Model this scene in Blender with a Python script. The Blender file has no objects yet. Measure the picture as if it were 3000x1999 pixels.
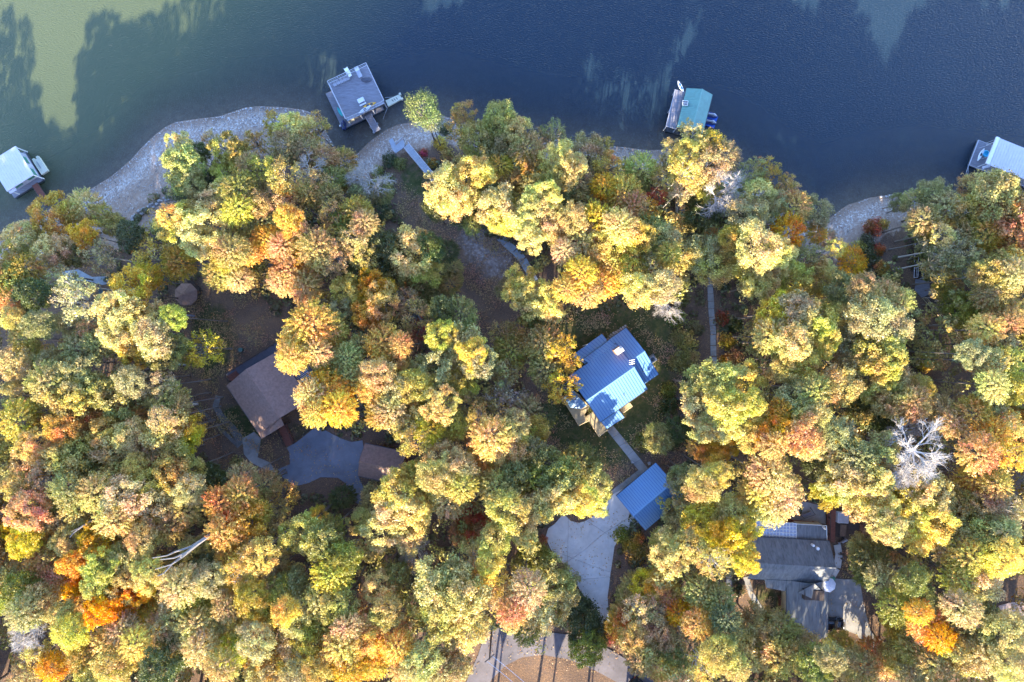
import bpy, bmesh, math, random
import numpy as np
from mathutils import Vector, Matrix

C = bpy.context.scene.collection
scene = bpy.context.scene
RAD = math.radians
random.seed(7)

# ---------------------------------------------------------------- camera
CAM_H, FPX = 120.0, 2000.0          # drone height above the lake, focal length in photo pixels
cam = bpy.data.cameras.new('camera')
cam.sensor_width, cam.lens = 36.0, 24.0
cam.clip_start, cam.clip_end = 1.0, 5000.0
camo = bpy.data.objects.new('camera', cam)
C.objects.link(camo)
camo.location = (0, 0, CAM_H)
camo.rotation_euler = (0, 0, 0)
scene.camera = camo

# ---------------------------------------------------------------- sky, sun, exposure
SUN_EL, SUN_AZ = 24.0, 187.0          # azimuth clockwise from +Y
world = bpy.data.worlds.new('World')
scene.world = world
world.use_nodes = True
wn = world.node_tree.nodes
wl = world.node_tree.links
wn.clear()
sky = wn.new('ShaderNodeTexSky')
sky.sky_type = 'NISHITA'
sky.sun_disc = False
sky.sun_elevation = RAD(SUN_EL)
sky.sun_rotation = RAD(SUN_AZ)
sky.air_density = 1.0
sky.dust_density = 0.4
sky.ozone_density = 2.4
bg = wn.new('ShaderNodeBackground')
bg.inputs['Strength'].default_value = 0.15
wo = wn.new('ShaderNodeOutputWorld')
tint = wn.new('ShaderNodeMix')                 # white balance of the photograph: shade reads blue
tint.data_type = 'RGBA'
tint.blend_type = 'MULTIPLY'
tint.inputs[0].default_value = 1.0
tint.inputs[7].default_value = (0.82, 0.87, 1.04, 1)
wl.new(sky.outputs[0], tint.inputs[6])
wl.new(tint.outputs[2], bg.inputs[0])
wl.new(bg.outputs[0], wo.inputs[0])

sun = bpy.data.lights.new('sun', 'SUN')
sun.energy = 3.8
sun.angle = RAD(0.6)
sun.color = (1.0, 0.87, 0.64)
suno = bpy.data.objects.new('sun', sun)
C.objects.link(suno)
sd = Vector((math.sin(RAD(SUN_AZ)) * math.cos(RAD(SUN_EL)), math.cos(RAD(SUN_AZ)) * math.cos(RAD(SUN_EL)), math.sin(RAD(SUN_EL))))
suno.rotation_euler = sd.to_track_quat('Z', 'Y').to_euler()
suno.location = sd * 300

scene.view_settings.view_transform = 'Standard'
scene.view_settings.look = 'None'
scene.view_settings.exposure = 2.8
scene.view_settings.gamma = 1.0
scene.view_settings.use_curve_mapping = False

# ---------------------------------------------------------------- helpers: scene objects
ORG = {}

def thing(name, label, cat, loc=(0, 0, 0), rotz=0.0, group=None):
    o = bpy.data.objects.new(name, None)
    o.empty_display_size = 0.3
    C.objects.link(o)
    o.location = loc
    o.rotation_euler = (0, 0, rotz)
    o['label'] = label
    o['category'] = cat
    if group:
        o['group'] = group
    ORG[o.name] = Vector(loc)
    return o

def copy_thing(src, loc, rotz, label, group=None):
    r = src.copy()
    C.objects.link(r)
    r.location = loc
    r.rotation_euler = (0, 0, rotz)
    r['label'] = label
    if group:
        r['group'] = group
    ORG[r.name] = Vector(loc)
    for ch in list(src.children):
        c = ch.copy()
        C.objects.link(c)
        c.parent = r
        for g in list(ch.children):
            d = g.copy()
            C.objects.link(d)
            d.parent = c
    return r

class MB:
    def __init__(s):
        s.v, s.f = [], []
    def add(s, vs, fs):
        b = len(s.v)
        s.v += [tuple(p) for p in vs]
        s.f += [tuple(i + b for i in f) for f in fs]
        return s
    def box(s, c, size, rz=0.0, M=None):
        hx, hy, hz = size[0] / 2, size[1] / 2, size[2] / 2
        R = Matrix.Rotation(rz, 3, 'Z')
        vs = []
        for z in (-hz, hz):
            for x, y in ((-hx, -hy), (hx, -hy), (hx, hy), (-hx, hy)):
                p = R @ Vector((x, y, z)) + Vector(c)
                vs.append(M @ p if M else p)
        return s.add(vs, [(3, 2, 1, 0), (4, 5, 6, 7), (0, 1, 5, 4), (1, 2, 6, 5), (2, 3, 7, 6), (3, 0, 4, 7)])
    def prism(s, poly, z0, z1):
        n = len(poly)
        a = sum(poly[i][0] * poly[(i + 1) % n][1] - poly[(i + 1) % n][0] * poly[i][1] for i in range(n))
        if a < 0:
            poly = poly[::-1]
        vs = [(p[0], p[1], z0) for p in poly] + [(p[0], p[1], z1) for p in poly]
        fs = [tuple(range(n))[::-1], tuple(range(n, 2 * n))] + [(i, (i + 1) % n, (i + 1) % n + n, i + n) for i in range(n)]
        return s.add(vs, fs)
    def slab(s, pts, t):
        """polygon in space with thickness t downwards"""
        n = len(pts)
        a = sum(pts[i][0] * pts[(i + 1) % n][1] - pts[(i + 1) % n][0] * pts[i][1] for i in range(n))
        if a < 0:
            pts = pts[::-1]
        vs = [(p[0], p[1], p[2] - t) for p in pts] + [tuple(p) for p in pts]
        fs = [tuple(range(n))[::-1], tuple(range(n, 2 * n))] + [(i, (i + 1) % n, (i + 1) % n + n, i + n) for i in range(n)]
        return s.add(vs, fs)
    def tube(s, p0, p1, r0, r1=None, n=6):
        r1 = r0 if r1 is None else r1
        p0, p1 = Vector(p0), Vector(p1)
        d = (p1 - p0)
        if d.length < 1e-6:
            return s
        q = d.to_track_quat('Z', 'Y')
        vs = []
        for p, r in ((p0, r0), (p1, r1)):
            for i in range(n):
                a = 2 * math.pi * i / n
                vs.append(p + q @ Vector((math.cos(a) * r, math.sin(a) * r, 0)))
        fs = [(i, (i + 1) % n, (i + 1) % n + n, i + n) for i in range(n)] + [tuple(range(n))[::-1], tuple(range(n, 2 * n))]
        return s.add(vs, fs)
    def loft(s, rings, cap=True):
        n = len(rings[0])
        vs = [p for r in rings for p in r]
        fs = []
        for k in range(len(rings) - 1):
            for i in range(n):
                fs.append((k * n + i, k * n + (i + 1) % n, (k + 1) * n + (i + 1) % n, (k + 1) * n + i))
        if cap:
            fs.append(tuple(range(n))[::-1])
            fs.append(tuple(range((len(rings) - 1) * n, len(rings) * n)))
        return s.add(vs, fs)
    def mesh(s, name, org=None):
        me = bpy.data.meshes.new(name)
        o = org or Vector((0, 0, 0))
        me.from_pydata([(p[0] - o[0], p[1] - o[1], p[2] - o[2]) for p in s.v], [], s.f)
        me.update()
        return me

def part(name, mb, mat, parent=None, label=None, kind=None, smooth=False, local=False):
    """one mesh object; mb in world coordinates unless local"""
    org = Vector((0, 0, 0))
    if parent is not None and not local:
        org = ORG[parent.name]
    me = mb.mesh(name, org)
    me.materials.append(mat)
    if smooth:
        me.polygons.foreach_set('use_smooth', [True] * len(me.polygons))
    o = bpy.data.objects.new(name, me)
    C.objects.link(o)
    if parent is not None:
        o.parent = parent
        ORG[o.name] = org
    else:
        ORG[o.name] = Vector((0, 0, 0))
    if label:
        o['label'] = label
    if kind:
        o['kind'] = kind
    return o

def solo(name, mb, mat, label, cat, group=None, smooth=False):
    """a thing that is one mesh; its origin is put at its base"""
    vs = np.array([tuple(p) for p in mb.v])
    base = Vector((float(vs[:, 0].mean()), float(vs[:, 1].mean()), float(vs[:, 2].min())))
    me = mb.mesh(name, base)
    me.materials.append(mat)
    if smooth:
        me.polygons.foreach_set('use_smooth', [True] * len(me.polygons))
    o = bpy.data.objects.new(name, me)
    C.objects.link(o)
    o.location = base
    o['label'] = label
    o['category'] = cat
    if group:
        o['group'] = group
    return o

# ---------------------------------------------------------------- helpers: materials
def mk(name, col, rough=0.8, var=0.15, scale=3.0, bump=0.0, metal=0.0, col2=None, detail=6, spec=0.5, stretch=None, bscale=None, warp=0.5):
    m = bpy.data.materials.new(name)
    m.use_nodes = True
    nt = m.node_tree
    N, L = nt.nodes, nt.links
    b = N['Principled BSDF']
    b.inputs['Roughness'].default_value = rough
    b.inputs['Metallic'].default_value = metal
    b.inputs['Specular IOR Level'].default_value = spec
    tc = N.new('ShaderNodeTexCoord')
    mp = N.new('ShaderNodeMapping')
    L.new(tc.outputs['Object'], mp.inputs[0])
    if stretch:
        mp.inputs['Rotation'].default_value = (0, 0, stretch[0])
        mp.inputs['Scale'].default_value = (stretch[1], stretch[2], 1)
    n1 = N.new('ShaderNodeTexNoise')
    n1.inputs['Scale'].default_value = scale
    n1.inputs['Detail'].default_value = detail
    n1.inputs['Roughness'].default_value = 0.65
    n1.inputs['Distortion'].default_value = warp
    L.new(mp.outputs[0], n1.inputs['Vector'])
    r = N.new('ShaderNodeValToRGB')
    r.color_ramp.elements[0].position = 0.32
    r.color_ramp.elements[1].position = 0.68
    c2 = col2 or tuple(min(1, c * (1 + var)) for c in col)
    c1 = col if col2 else tuple(c * (1 - var) for c in col)
    r.color_ramp.elements[0].color = (*c1, 1)
    r.color_ramp.elements[1].color = (*c2, 1)
    L.new(n1.outputs[0], r.inputs[0])
    L.new(r.outputs[0], b.inputs['Base Color'])
    if bump:
        n2 = N.new('ShaderNodeTexNoise')
        n2.inputs['Scale'].default_value = bscale or scale * 4
        n2.inputs['Detail'].default_value = 4
        L.new(mp.outputs[0], n2.inputs['Vector'])
        bp = N.new('ShaderNodeBump')
        bp.inputs['Strength'].default_value = bump
        bp.inputs['Distance'].default_value = 0.05
        L.new(n2.outputs[0], bp.inputs['Height'])
        L.new(bp.outputs[0], b.inputs['Normal'])
    return m

M = {}
M['blue_metal'] = mk('blue_metal', (0.0, 0.105, 0.27), 0.5, 0.12, 0.7, metal=0.0, spec=0.5)
_t = M['blue_metal'].node_tree          # satin sheen of the painted steel
_g = _t.nodes.new('ShaderNodeBsdfGlossy'); _g.inputs['Roughness'].default_value = 0.6; _g.inputs['Color'].default_value = (.75, .92, 1, 1)
_x = _t.nodes.new('ShaderNodeMixShader'); _x.inputs[0].default_value = 0.17
_o = [n for n in _t.nodes if n.type == 'OUTPUT_MATERIAL'][0]
_t.links.new(_t.nodes['Principled BSDF'].outputs[0], _x.inputs[1]); _t.links.new(_g.outputs[0], _x.inputs[2]); _t.links.new(_x.outputs[0], _o.inputs[0])
M['blue_seam'] = mk('blue_seam', (0.006, 0.065, 0.26), 0.45, 0.1, 1, spec=0.5)
M['brown_shingle'] = mk('brown_shingle', (0.24, 0.155, 0.125), 0.95, 0.22, 2.5, bump=0.5, bscale=18)
M['grey_shingle'] = mk('grey_shingle', (0.15, 0.155, 0.16), 0.9, 0.35, 1.2, bump=0.5, bscale=18, stretch=(0, 2.2, 0.35))
M['green_metal'] = mk('green_metal', (0.14, 0.30, 0.25), 0.35, 0.12, 1.2, spec=0.6)
M['white_metal'] = mk('white_metal', (0.58, 0.54, 0.57), 0.5, 0.08, 1.5)
M['white_paint'] = mk('white_paint', (0.74, 0.73, 0.70), 0.6, 0.06, 3)
M['cream_wall'] = mk('cream_wall', (0.52, 0.44, 0.30), 0.8, 0.1, 2)
M['tan_deck'] = mk('tan_deck', (0.42, 0.33, 0.19), 0.8, 0.18, 2.2, stretch=(0.6, 0.6, 6))
M['tan_rail'] = mk('tan_rail', (0.50, 0.38, 0.22), 0.8, 0.12, 3)
M['grey_wood'] = mk('grey_wood', (0.19, 0.185, 0.21), 0.85, 0.35, 2.0, stretch=(0.45, 0.5, 7))
M['grey_wood_light'] = mk('grey_wood_light', (0.40, 0.40, 0.44), 0.85, 0.2, 2.0)
M['grey_composite'] = mk('grey_composite', (0.33, 0.36, 0.41), 0.8, 0.12, 2.0)
M['slate_deck'] = mk('slate_deck', (0.085, 0.085, 0.105), 0.8, 0.15, 2.0)
M['red_wood'] = mk('red_wood', (0.17, 0.06, 0.04), 0.85, 0.3, 2.0, stretch=(0, 1, 5))
M['dark_brown_wood'] = mk('dark_brown_wood', (0.06, 0.042, 0.035), 0.85, 0.25, 2.0)
M['red_wall'] = mk('red_wall', (0.22, 0.045, 0.03), 0.85, 0.2, 2.0)
M['brown_wall'] = mk('brown_wall', (0.13, 0.085, 0.06), 0.85, 0.2, 2.0)
M['concrete'] = mk('concrete', (0.47, 0.45, 0.43), 0.9, 0.12, 0.8, bump=0.15, bscale=20)
M['concrete_old'] = mk('concrete_old', (0.24, 0.23, 0.22), 0.92, 0.25, 0.7, bump=0.2, bscale=15)
M['asphalt'] = mk('asphalt', (0.15, 0.165, 0.20), 0.92, 0.25, 0.35, bump=0.3, bscale=25)
M['road_asphalt'] = mk('road_asphalt', (0.135, 0.12, 0.13), 0.92, 0.22, 0.4, bump=0.3, bscale=25)
M['worn_gravel'] = mk('worn_gravel', (0.13, 0.125, 0.12), 0.95, 0.4, 1.5, bump=0.4)
M['slate_stone'] = mk('slate_stone', (0.23, 0.26, 0.29), 0.85, 0.25, 1.4, bump=0.3)
M['stone'] = mk('stone', (0.33, 0.31, 0.30), 0.9, 0.45, 1.3, bump=0.3)
M['dark_glass'] = mk('dark_glass', (0.02, 0.025, 0.03), 0.1, 0.1, 2)
M['brick_tan'] = mk('brick_tan', (0.36, 0.16, 0.09), 0.9, 0.2, 5)
M['dark_metal'] = mk('dark_metal', (0.05, 0.055, 0.065), 0.5, 0.2, 3)
M['grey_metal'] = mk('grey_metal', (0.30, 0.31, 0.33), 0.45, 0.12, 3, metal=0.3)
M['black_paint'] = mk('black_paint', (0.008, 0.01, 0.016), 0.2, 0.1, 3, spec=0.8)
M['rubber'] = mk('rubber', (0.02, 0.02, 0.02), 0.9, 0.1, 3)
M['yellow_plastic'] = mk('yellow_plastic', (0.72, 0.36, 0.03), 0.45, 0.1, 3)
M['teal_plastic'] = mk('teal_plastic', (0.03, 0.42, 0.40), 0.4, 0.1, 3)
M['blue_plastic'] = mk('blue_plastic', (0.01, 0.09, 0.45), 0.4, 0.15, 3)
M['navy'] = mk('navy', (0.01, 0.02, 0.10), 0.6, 0.2, 3)
M['sky_plastic'] = mk('sky_plastic', (0.02, 0.40, 0.62), 0.4, 0.1, 3)
M['white_plastic'] = mk('white_plastic', (0.68, 0.70, 0.72), 0.4, 0.06, 3)
M['cream_plastic'] = mk('cream_plastic', (0.56, 0.54, 0.42), 0.6, 0.08, 2)
M['grey_cover'] = mk('grey_cover', (0.36, 0.36, 0.40), 0.8, 0.12, 3)
M['canvas'] = mk('canvas', (0.60, 0.60, 0.66), 0.85, 0.06, 3)
M['green_panel'] = mk('green_panel', (0.05, 0.20, 0.13), 0.6, 0.15, 3)
M['dark_canoe'] = mk('dark_canoe', (0.05, 0.12, 0.11), 0.5, 0.15, 3)
M['bark'] = mk('bark', (0.16, 0.125, 0.10), 0.95, 0.35, 2.5, bump=0.5)
M['pale_bark'] = mk('pale_bark', (0.40, 0.355, 0.31), 0.9, 0.25, 1.2, bump=0.3)
M['grey_bark'] = mk('grey_bark', (0.17, 0.15, 0.135), 0.95, 0.3, 2.0, bump=0.3)
M['rope'] = mk('rope', (0.55, 0.56, 0.6), 0.8, 0.05, 3)

# translucent plastic roof panels
m = bpy.data.materials.new('plastic_sheet')
m.use_nodes = True
b = m.node_tree.nodes['Principled BSDF']
b.inputs['Base Color'].default_value = (0.30, 0.33, 0.42, 1)
b.inputs['Roughness'].default_value = 0.35
M['plastic_sheet'] = m

# ---------------------------------------------------------------- terrain: shoreline and heights
def px2w(px, py, z=0.0):
    return ((px - 1500.0) * (CAM_H - z) / FPX, (999.5 - py) * (CAM_H - z) / FPX)

SHORE = [(-1500, 900), (-600, 800), (-150, 735), (0, 690), (60, 655), (112, 628), (180, 595), (255, 560), (320, 520), (379, 473),
         (415, 432), (446, 402), (480, 374), (513, 357), (580, 348), (647, 339), (714, 316), (759, 310), (826, 314), (893, 321), (925, 336),
         (945, 360), (960, 392), (984, 438), (1000, 450), (1015, 456), (1043, 453), (1060, 438), (1078, 418), (1130, 380), (1168, 364),
         (1244, 351), (1298, 339), (1350, 352), (1420, 370), (1500, 388), (1600, 405), (1700, 415), (1800, 428), (1900, 440),
         (2000, 435), (2060, 445), (2130, 480), (2200, 530), (2300, 585), (2370, 640), (2425, 643), (2476, 603), (2553, 577), (2617, 569),
         (2680, 559), (2750, 570), (2850, 582), (2950, 588), (3100, 590), (3500, 560), (4500, 500)]
SW = np.array([px2w(a, b, 0) for a, b in SHORE])

def shore_dist(X, Y):
    """signed distance to the shoreline, positive inland"""
    best = np.full(X.shape, 1e9)
    for i in range(len(SW) - 1):
        ax, ay = SW[i]
        bx, by = SW[i + 1]
        dx, dy = bx - ax, by - ay
        t = np.clip(((X - ax) * dx + (Y - ay) * dy) / (dx * dx + dy * dy), 0, 1)
        best = np.minimum(best, (X - ax - t * dx) ** 2 + (Y - ay - t * dy) ** 2)
    d = np.sqrt(best)
    ys = np.interp(X, SW[:, 0], SW[:, 1])
    return np.where(Y < ys, d, -d)

def profile(d):
    xs = [-400, -60, -25, -8, -3, 0, 4, 9, 14, 22, 35, 50, 70, 95, 140, 400]
    zs = [-16, -11, -6, -1.6, -0.45, 0, 0.45, 1.0, 2.0, 4.0, 6.8, 9.3, 12.0, 14.0, 15.5, 18]
    return np.interp(d, xs, zs)

def vnoise(X, Y, s, seed):
    a = seed * 1.7
    return (np.sin(X * s + a) * np.cos(Y * s * 1.13 + a * 2.1) + 0.5 * np.sin(X * s * 2.3 + Y * s * 1.7 + a * 3.3)) / 1.5

PADS = []   # (x, y, radius, z)
def raw_height(X, Y):
    d = shore_dist(X, Y)
    z = profile(d)
    land = np.clip((d - 12) / 20, 0, 1)
    z = z + land * (0.5 * vnoise(X, Y, 0.11, 1) + 0.25 * vnoise(X, Y, 0.31, 2))
    for (x, y, r, pz) in PADS:
        q = np.sqrt((X - x) ** 2 + (Y - y) ** 2)
        w = np.clip((r + 6 - q) / 6.0, 0, 1)
        w = w * w * (3 - 2 * w)
        z = z * (1 - w) + pz * w
    return z

def pad(px, py, r, dz=0.0):
    z = 8.0
    for _ in range(12):
        x, y = px2w(px, py, z)
        z = float(raw_height(np.array([x]), np.array([y]))[0])
    PADS.append((x, y, r, z + dz))
    return z + dz

Z_BLUE = pad(1795, 1110, 10)
Z_BGAR = pad(1905, 1460, 8)
Z_COTT = pad(780, 1160, 9)
Z_CGAR = pad(1115, 1355, 6)
Z_GREY = pad(2350, 1680, 12)

xs_in = np.arange(-92, 92.01, 1.0)
ys_in = np.arange(-66, 66.01, 1.0)
outx = [96, 102, 110, 122, 140, 170, 220, 320, 500, 900, 1600]
outy = [70, 76, 84, 96, 115, 145, 200, 300, 500, 900, 1600]
GX = np.concatenate([[-a for a in outx[::-1]], xs_in, outx])
GY = np.concatenate([[-a for a in outy[::-1]], ys_in, outy])
XX, YY = np.meshgrid(GX, GY, indexing='ij')
ZZ = raw_height(XX, YY)
DD = shore_dist(XX, YY)

def ground(x, y):
    i = min(max(int(np.searchsorted(GX, x)) - 1, 0), len(GX) - 2)
    j = min(max(int(np.searchsorted(GY, y)) - 1, 0), len(GY) - 2)
    u = (x - GX[i]) / (GX[i + 1] - GX[i])
    v = (y - GY[j]) / (GY[j + 1] - GY[j])
    return float((ZZ[i, j] * (1 - u) + ZZ[i + 1, j] * u) * (1 - v) + (ZZ[i, j + 1] * (1 - u) + ZZ[i + 1, j + 1] * u) * v)

def gpt(px, py, dz=0.0, lo=-100):
    z = 8.0
    for _ in range(10):
        x, y = px2w(px, py, z)
        z = max(ground(x, y), lo) + dz
    return Vector((x, y, z))

def inpoly(X, Y, poly):
    ins = np.zeros(X.shape, bool)
    n = len(poly)
    for i in range(n):
        x1, y1 = poly[i]
        x2, y2 = poly[(i + 1) % n]
        if y1 == y2:
            continue
        c = ((y1 > Y) != (y2 > Y)) & (X < (x2 - x1) * (Y - y1) / (y2 - y1) + x1)
        ins ^= c
    return ins

def softmask(polys_px, soft=1.5):
    """fraction of cover at each grid point from polygons drawn on the ground"""
    out = np.zeros(XX.shape)
    for poly in polys_px:
        w = [tuple(gpt(a, b)[:2]) for a, b in poly]
        acc = np.zeros(XX.shape)
        for ox, oy in ((0, 0), (soft, 0), (-soft, 0), (0, soft), (0, -soft)):
            acc += inpoly(XX + ox, YY + oy, w)
        out = np.maximum(out, acc / 5)
    return out

GRASS = [[(1560, 960), (1640, 900), (1760, 880), (1900, 900), (1985, 930), (1990, 1060), (1960, 1250), (1880, 1340), (1800, 1380), (1720, 1400), (1640, 1370), (1600, 1280), (1590, 1150), (1570, 1050)],
         [(560, 900), (640, 880), (680, 960), (700, 1020), (660, 1080), (600, 1130), (560, 1060)],
         [(630, 1180), (720, 1180), (780, 1290), (760, 1330), (700, 1290), (640, 1240)],
         [(840, 1250), (900, 1230), (930, 1240), (860, 1300)],
         [(2190, 1700), (2280, 1720), (2300, 1800), (2240, 1800)], [(2470, 1640), (2520, 1620), (2530, 1690), (2480, 1700)],
         [(1180, 450), (1240, 500), (1290, 560), (1240, 600), (1180, 560)]]
SAND = [[(1340, 640), (1400, 610), (1440, 680), (1500, 740), (1510, 800), (1460, 830), (1400, 800), (1360, 740)]]
grass = softmask(GRASS)
sand = softmask(SAND, 2.5)
bw = np.interp(XX, [px2w(a, 0)[0] for a in (0, 250, 400, 520, 900, 1000, 1150, 1300, 1600, 1950, 2400, 2500, 2650, 2800)],
               [6, 9, 13, 12, 8, 5, 5, 5, 5, 3, 6, 9, 6, 3])
beach = np.clip((bw - DD) / 2.5 + 0.5, 0, 1)

def grid_mesh(name, X, Y, Z, attrs=None):
    nx, ny = X.shape
    me = bpy.data.meshes.new(name)
    v = np.stack([X, Y, Z], -1).reshape(-1, 3)
    idx = np.arange(nx * ny).reshape(nx, ny)
    f = np.stack([idx[:-1, :-1], idx[1:, :-1], idx[1:, 1:], idx[:-1, 1:]], -1).reshape(-1, 4)
    me.vertices.add(len(v))
    me.vertices.foreach_set('co', v.ravel())
    me.loops.add(f.size)
    me.loops.foreach_set('vertex_index', f.ravel().astype(np.int32))
    me.polygons.add(len(f))
    me.polygons.foreach_set('loop_start', np.arange(0, f.size, 4, dtype=np.int32))
    me.polygons.foreach_set('use_smooth', np.ones(len(f), bool))
    me.update(calc_edges=True)
    if attrs is not None:
        ca = me.color_attributes.new('cover', 'FLOAT_COLOR', 'POINT')
        ca.data.foreach_set('color', attrs.reshape(-1).astype(np.float32))
    return me

cov = np.stack([beach, grass, np.clip(1 - np.abs(DD - 0.4) / 1.2, 0, 1), sand], -1)
me = grid_mesh('ground', XX, YY, ZZ, cov)
ca = me.color_attributes.new('bands', 'FLOAT_COLOR', 'POINT')
rim = np.exp(-((DD - 2.6) / 1.5) ** 2) + .5 * np.exp(-((DD - 6.8) / .5) ** 2)
ca.data.foreach_set('color', np.stack([rim, rim, rim, np.ones_like(rim)], -1).reshape(-1).astype(np.float32))

# ground material: leaf litter, lawn, gravel beach
m = bpy.data.materials.new('ground_cover')
m.use_nodes = True
N, L = m.node_tree.nodes, m.node_tree.links
b = N['Principled BSDF']
b.inputs['Roughness'].default_value = 0.95
b.inputs['Specular IOR Level'].default_value = 0.15
geo = N.new('ShaderNodeNewGeometry')
at = N.new('ShaderNodeAttribute')
at.attribute_name = 'cover'
sep = N.new('ShaderNodeSeparateColor')
L.new(at.outputs['Color'], sep.inputs[0])
def noise(scale, detail=5, rough=0.6):
    n = N.new('ShaderNodeTexNoise')
    n.inputs['Scale'].default_value = scale
    n.inputs['Detail'].default_value = detail
    n.inputs['Roughness'].default_value = rough
    L.new(geo.outputs['Position'], n.inputs['Vector'])
    return n
def ramp(src, stops):
    r = N.new('ShaderNodeValToRGB')
    e = r.color_ramp.elements
    while len(e) < len(stops):
        e.new(0.5)
    for k, (p, c) in enumerate(stops):
        e[k].position = p
        e[k].color = (*c, 1)
    L.new(src, r.inputs[0])
    return r.outputs[0]
def mixc(f, a, c):
    x = N.new('ShaderNodeMix')
    x.data_type = 'RGBA'
    L.new(f, x.inputs[0])
    L.new(a, x.inputs[6])
    L.new(c, x.inputs[7])
    return x.outputs[2]
def mathn(op, a, c=None, clamp=False):
    x = N.new('ShaderNodeMath')
    x.operation = op
    x.use_clamp = clamp
    for k, q in enumerate((a, c)):
        if q is None:
            continue
        if isinstance(q, (int, float)):
            x.inputs[k].default_value = q
        else:
            L.new(q, x.inputs[k])
    return x.outputs[0]
litter_big = ramp(noise(0.35).outputs[0], [(0.3, (0.080, 0.058, 0.050)), (0.5, (0.135, 0.092, 0.068)), (0.72, (0.19, 0.118, 0.070))])
litter_fine = ramp(noise(7.0, 3).outputs[0], [(0.35, (0.055, 0.040, 0.034)), (0.52, (0.13, 0.085, 0.060)), (0.66, (0.40, 0.22, 0.10))])
h = N.new('ShaderNodeMix'); h.data_type = 'RGBA'; h.inputs[0].default_value = 0.45
L.new(litter_big, h.inputs[6]); L.new(litter_fine, h.inputs[7])
litter = h.outputs[2]
lawn = ramp(noise(1.4, 8, 0.75).outputs[0], [(0.3, (0.028, 0.036, 0.012)), (0.5, (0.055, 0.065, 0.022)), (0.62, (0.11, 0.085, 0.035)), (0.75, (0.16, 0.09, 0.05))])
nb = noise(0.6, 4)
peb = N.new('ShaderNodeTexVoronoi')
peb.inputs['Scale'].default_value = 4.5
L.new(geo.outputs['Position'], peb.inputs['Vector'])
pebc = ramp(peb.outputs['Color'], [(0.0, (0.25, 0.18, 0.14)), (0.45, (0.36, 0.28, 0.23)), (0.75, (0.48, 0.42, 0.36)), (1.0, (0.7, 0.66, 0.60))])
sandc = ramp(nb.outputs[0], [(0.3, (0.24, 0.155, 0.105)), (0.7, (0.36, 0.245, 0.17))])
hb = N.new('ShaderNodeMix'); hb.data_type = 'RGBA'
atb = N.new('ShaderNodeAttribute'); atb.attribute_name = 'bands'
L.new(mathn('ADD', mathn('MULTIPLY', atb.outputs['Fac'], .75), .22, True), hb.inputs[0])
L.new(sandc, hb.inputs[6]); L.new(pebc, hb.inputs[7])
beachc = hb.outputs[2]
nm = noise(1.1, 5)
off = mathn('MULTIPLY', mathn('SUBTRACT', nm.outputs[0], 0.5), 1.6)
gmask = mathn('MULTIPLY', mathn('SUBTRACT', mathn('ADD', sep.outputs['Green'], off), 0.3), 1.6, True)
bmask = mathn('MULTIPLY', mathn('SUBTRACT', mathn('ADD', sep.outputs['Red'], off), 0.35), 3.0, True)
smask = mathn('MULTIPLY', mathn('SUBTRACT', mathn('ADD', at.outputs['Alpha'], off), 0.3), 1.4, True)
sandp = ramp(noise(2.2, 7, 0.7).outputs[0], [(0.35, (0.15, 0.11, 0.095)), (0.55, (0.27, 0.23, 0.22)), (0.7, (0.42, 0.38, 0.37))])
c1 = mixc(gmask, litter, lawn)
c2 = mixc(smask, c1, sandp)
c3 = mixc(bmask, c2, beachc)
wet = N.new('ShaderNodeMix'); wet.data_type = 'RGBA'
wetn = N.new('ShaderNodeRGB'); wetn.outputs[0].default_value = (0.17, 0.12, 0.085, 1)
L.new(mathn('MULTIPLY', sep.outputs['Blue'], 0.6), wet.inputs[0]); L.new(c3, wet.inputs[6]); L.new(wetn.outputs[0], wet.inputs[7])
L.new(wet.outputs[2], b.inputs['Base Color'])
bp = N.new('ShaderNodeBump'); bp.inputs['Strength'].default_value = 0.6; bp.inputs['Distance'].default_value = 0.12
L.new(noise(5.0, 6, 0.7).outputs[0], bp.inputs['Height']); L.new(bp.outputs[0], b.inputs['Normal'])
me.materials.append(m)
g = bpy.data.objects.new('ground', me)
C.objects.link(g)
g['kind'] = 'structure'
g['label'] = 'wooded slope of brown leaf litter and lawn falling to the pebbly lake shore'

# ---------------------------------------------------------------- water: closed at the surface, shallows see-through
wx = np.concatenate([[-1600, -900, -400, -200, -130], np.arange(-100, 100.1, 1.0), [130, 200, 400, 900, 1600]])
wy = np.concatenate([np.arange(-20, 70.1, 1.0), [80, 100, 140, 220, 400, 900, 1600]])
WX, WY = np.meshgrid(wx, wy, indexing='ij')
WD = -shore_dist(WX, WY)
dep = -profile(-WD)
op = np.clip(1 - np.exp(-np.clip(dep, 0, 20) / 0.85), 0.03, 1)
wat = np.stack([op, op, op, np.ones_like(op)], -1)
me = grid_mesh('water', WX, WY, np.zeros_like(WX), wat)
m = bpy.data.materials.new('lake_water')
m.use_nodes = True
N, L = m.node_tree.nodes, m.node_tree.links
N.clear()
out = N.new('ShaderNodeOutputMaterial')
geo = N.new('ShaderNodeNewGeometry')
at = N.new('ShaderNodeAttribute'); at.attribute_name = 'cover'
dif = N.new('ShaderNodeBsdfDiffuse')
sx = N.new('ShaderNodeSeparateXYZ'); L.new(geo.outputs['Position'], sx.inputs[0])
sunlit_tint = mathn('MULTIPLY', mathn('ADD', mathn('SUBTRACT', mathn('MULTIPLY', sx.outputs[1], 0.018), mathn('MULTIPLY', sx.outputs[0], 0.022)), -1.35), 1.1, True)   # sunlit green painted into the water colour towards the upper left
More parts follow.
